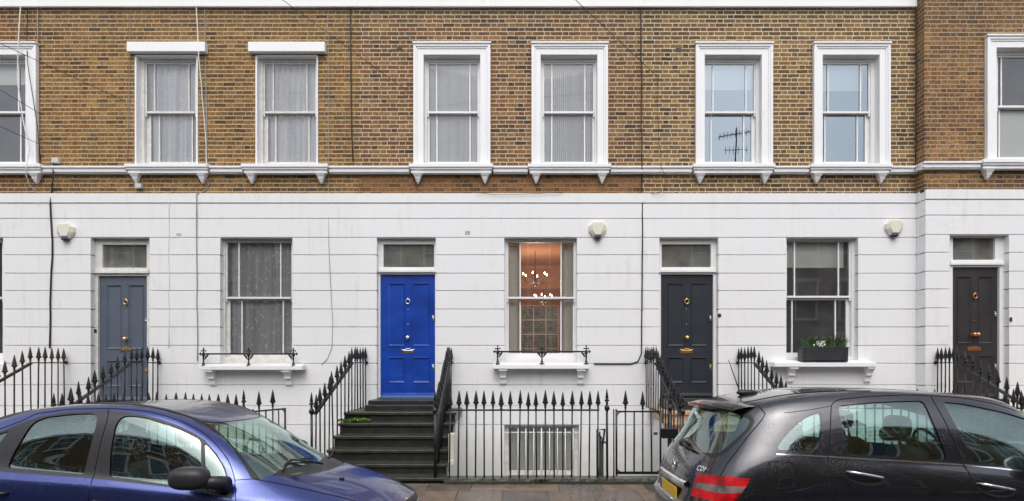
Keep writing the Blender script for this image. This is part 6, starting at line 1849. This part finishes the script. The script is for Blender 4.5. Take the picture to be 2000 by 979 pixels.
for i in range(n + 1):
    w = -0.40 + 0.8 * i / n; x = rear_pt(w, 0.825, 0.0)[0]
    vs += [(x - 0.004, w, 0.848), (x - 0.026, w, 0.838), (x - 0.028, w, 0.808), (x - 0.004, w, 0.798)]
m.add(vs, [(i * 4 + j, (i + 1) * 4 + j, (i + 1) * 4 + j + 1, i * 4 + j + 1) for i in range(n) for j in range(3)]); cb(cM, m).build('chrome_bar', M['chrome'], root)
c = rear_pt(0, 0.92, 0.012); m = MB(); r_ = 0.042
m.tube([(c[0], r_ * math.sin(2 * math.pi * i / 24), c[2] + r_ * math.cos(2 * math.pi * i / 24)) for i in range(25)], 0.005, 6)
for a in (0, 2.0944, 4.18879): m.tube([(c[0] - 0.002, 0, c[2]), (c[0], r_ * math.sin(a), c[2] + r_ * math.cos(a))], [0.007, 0.002], 6)
cb(cM, m).build('emblem', M['chrome'], root)
fc = bpy.data.curves.new('lettering', 'FONT'); fc.body = 'CDI'; fc.size = 0.062; fc.extrude = 0.002; fc.offset = 0.001; fc.align_x = 'CENTER'; fc.space_character = 1.15
fo = bpy.data.objects.new('lettering_source', fc); C.objects.link(fo)
dg = bpy.context.evaluated_depsgraph_get(); me = bpy.data.meshes.new_from_object(fo.evaluated_get(dg)); bpy.data.objects.remove(fo)
wL, zL = 0.555, 0.955
A = np.array(rear_pt(wL, zL, 0.008)); B1 = np.array(rear_pt(wL + 0.06, zL, 0.010)); B2 = np.array(rear_pt(wL, zL + 0.05, 0.008))
e1 = (B1 - A) / np.linalg.norm(B1 - A); e2 = (B2 - A) / np.linalg.norm(B2 - A); e3 = np.cross(e1, e2)
loc = np.array([A + e1 * v.co.x + e2 * v.co.y + e3 * 0 - e3 * v.co.z for v in me.vertices]); WW = cM.world(loc); po = ORG[root.name]
for v, p in zip(me.vertices, WW): v.co = Vector(p) - Vector(po)
me.materials.clear(); me.materials.append(M['chrome']); o = bpy.data.objects.new('lettering', me); C.objects.link(o); o.parent = root
m = MB(); m.blob(rear_pt(0.02, 1.10, 0.03), (0.035, 0.05, 0.03), 0.8, 12, 8); m.tube([rear_pt(0.02, 1.10, 0.04), rear_pt(0.15, 1.085, 0.04), rear_pt(0.32, 1.075, 0.03)], [0.016, 0.014, 0.008], 8)
cb(cM, m).build('wiper', M['rubber'], root)
# parcel of rear bumper: a protruding ledge
m = MB(); vs = []; n = 20
for i in range(n + 1):
    w = -0.80 + 1.6 * i / n; k = (abs(w) / 0.8) ** 3; x = -0.035 + 0.20 * k
    for a, b in ((x + 0.12, 0.70), (x + 0.01, 0.685), (x - 0.01, 0.66), (x - 0.005, 0.56), (x + 0.03, 0.5)): vs.append((a, w, b))
m.add(vs, [(i * 5 + j, (i + 1) * 5 + j, (i + 1) * 5 + j + 1, i * 5 + j + 1) for i in range(n) for j in range(4)], True)
cb(cM, m).build('rear_bumper', M['paint_black'], root)

# cars parked on the far side of the street, behind the camera (they darken the low reflections)
def copy_tree(o, parent=None):
    c = o.copy(); C.objects.link(c)
    if parent is not None: c.parent = parent
    for ch in o.children: copy_tree(ch, c)
    return c
src_cars = [o for o in bpy.data.objects if o.name.startswith('parked_car') and o.parent is None]
for i, x in enumerate((-13.5, -8.6, -3.4, 1.6, 6.6, 11.8)):
    s_ = src_cars[i % 2]; c = copy_tree(s_)
    c.location = (x, -4.9, 0.04); c.rotation_euler = (0, 0, math.pi)
    c['label'] = ('blue' if i % 2 == 0 else 'black') + ' hatchback parked across the street behind the camera'
    c['group'] = 'cars parked across the street'
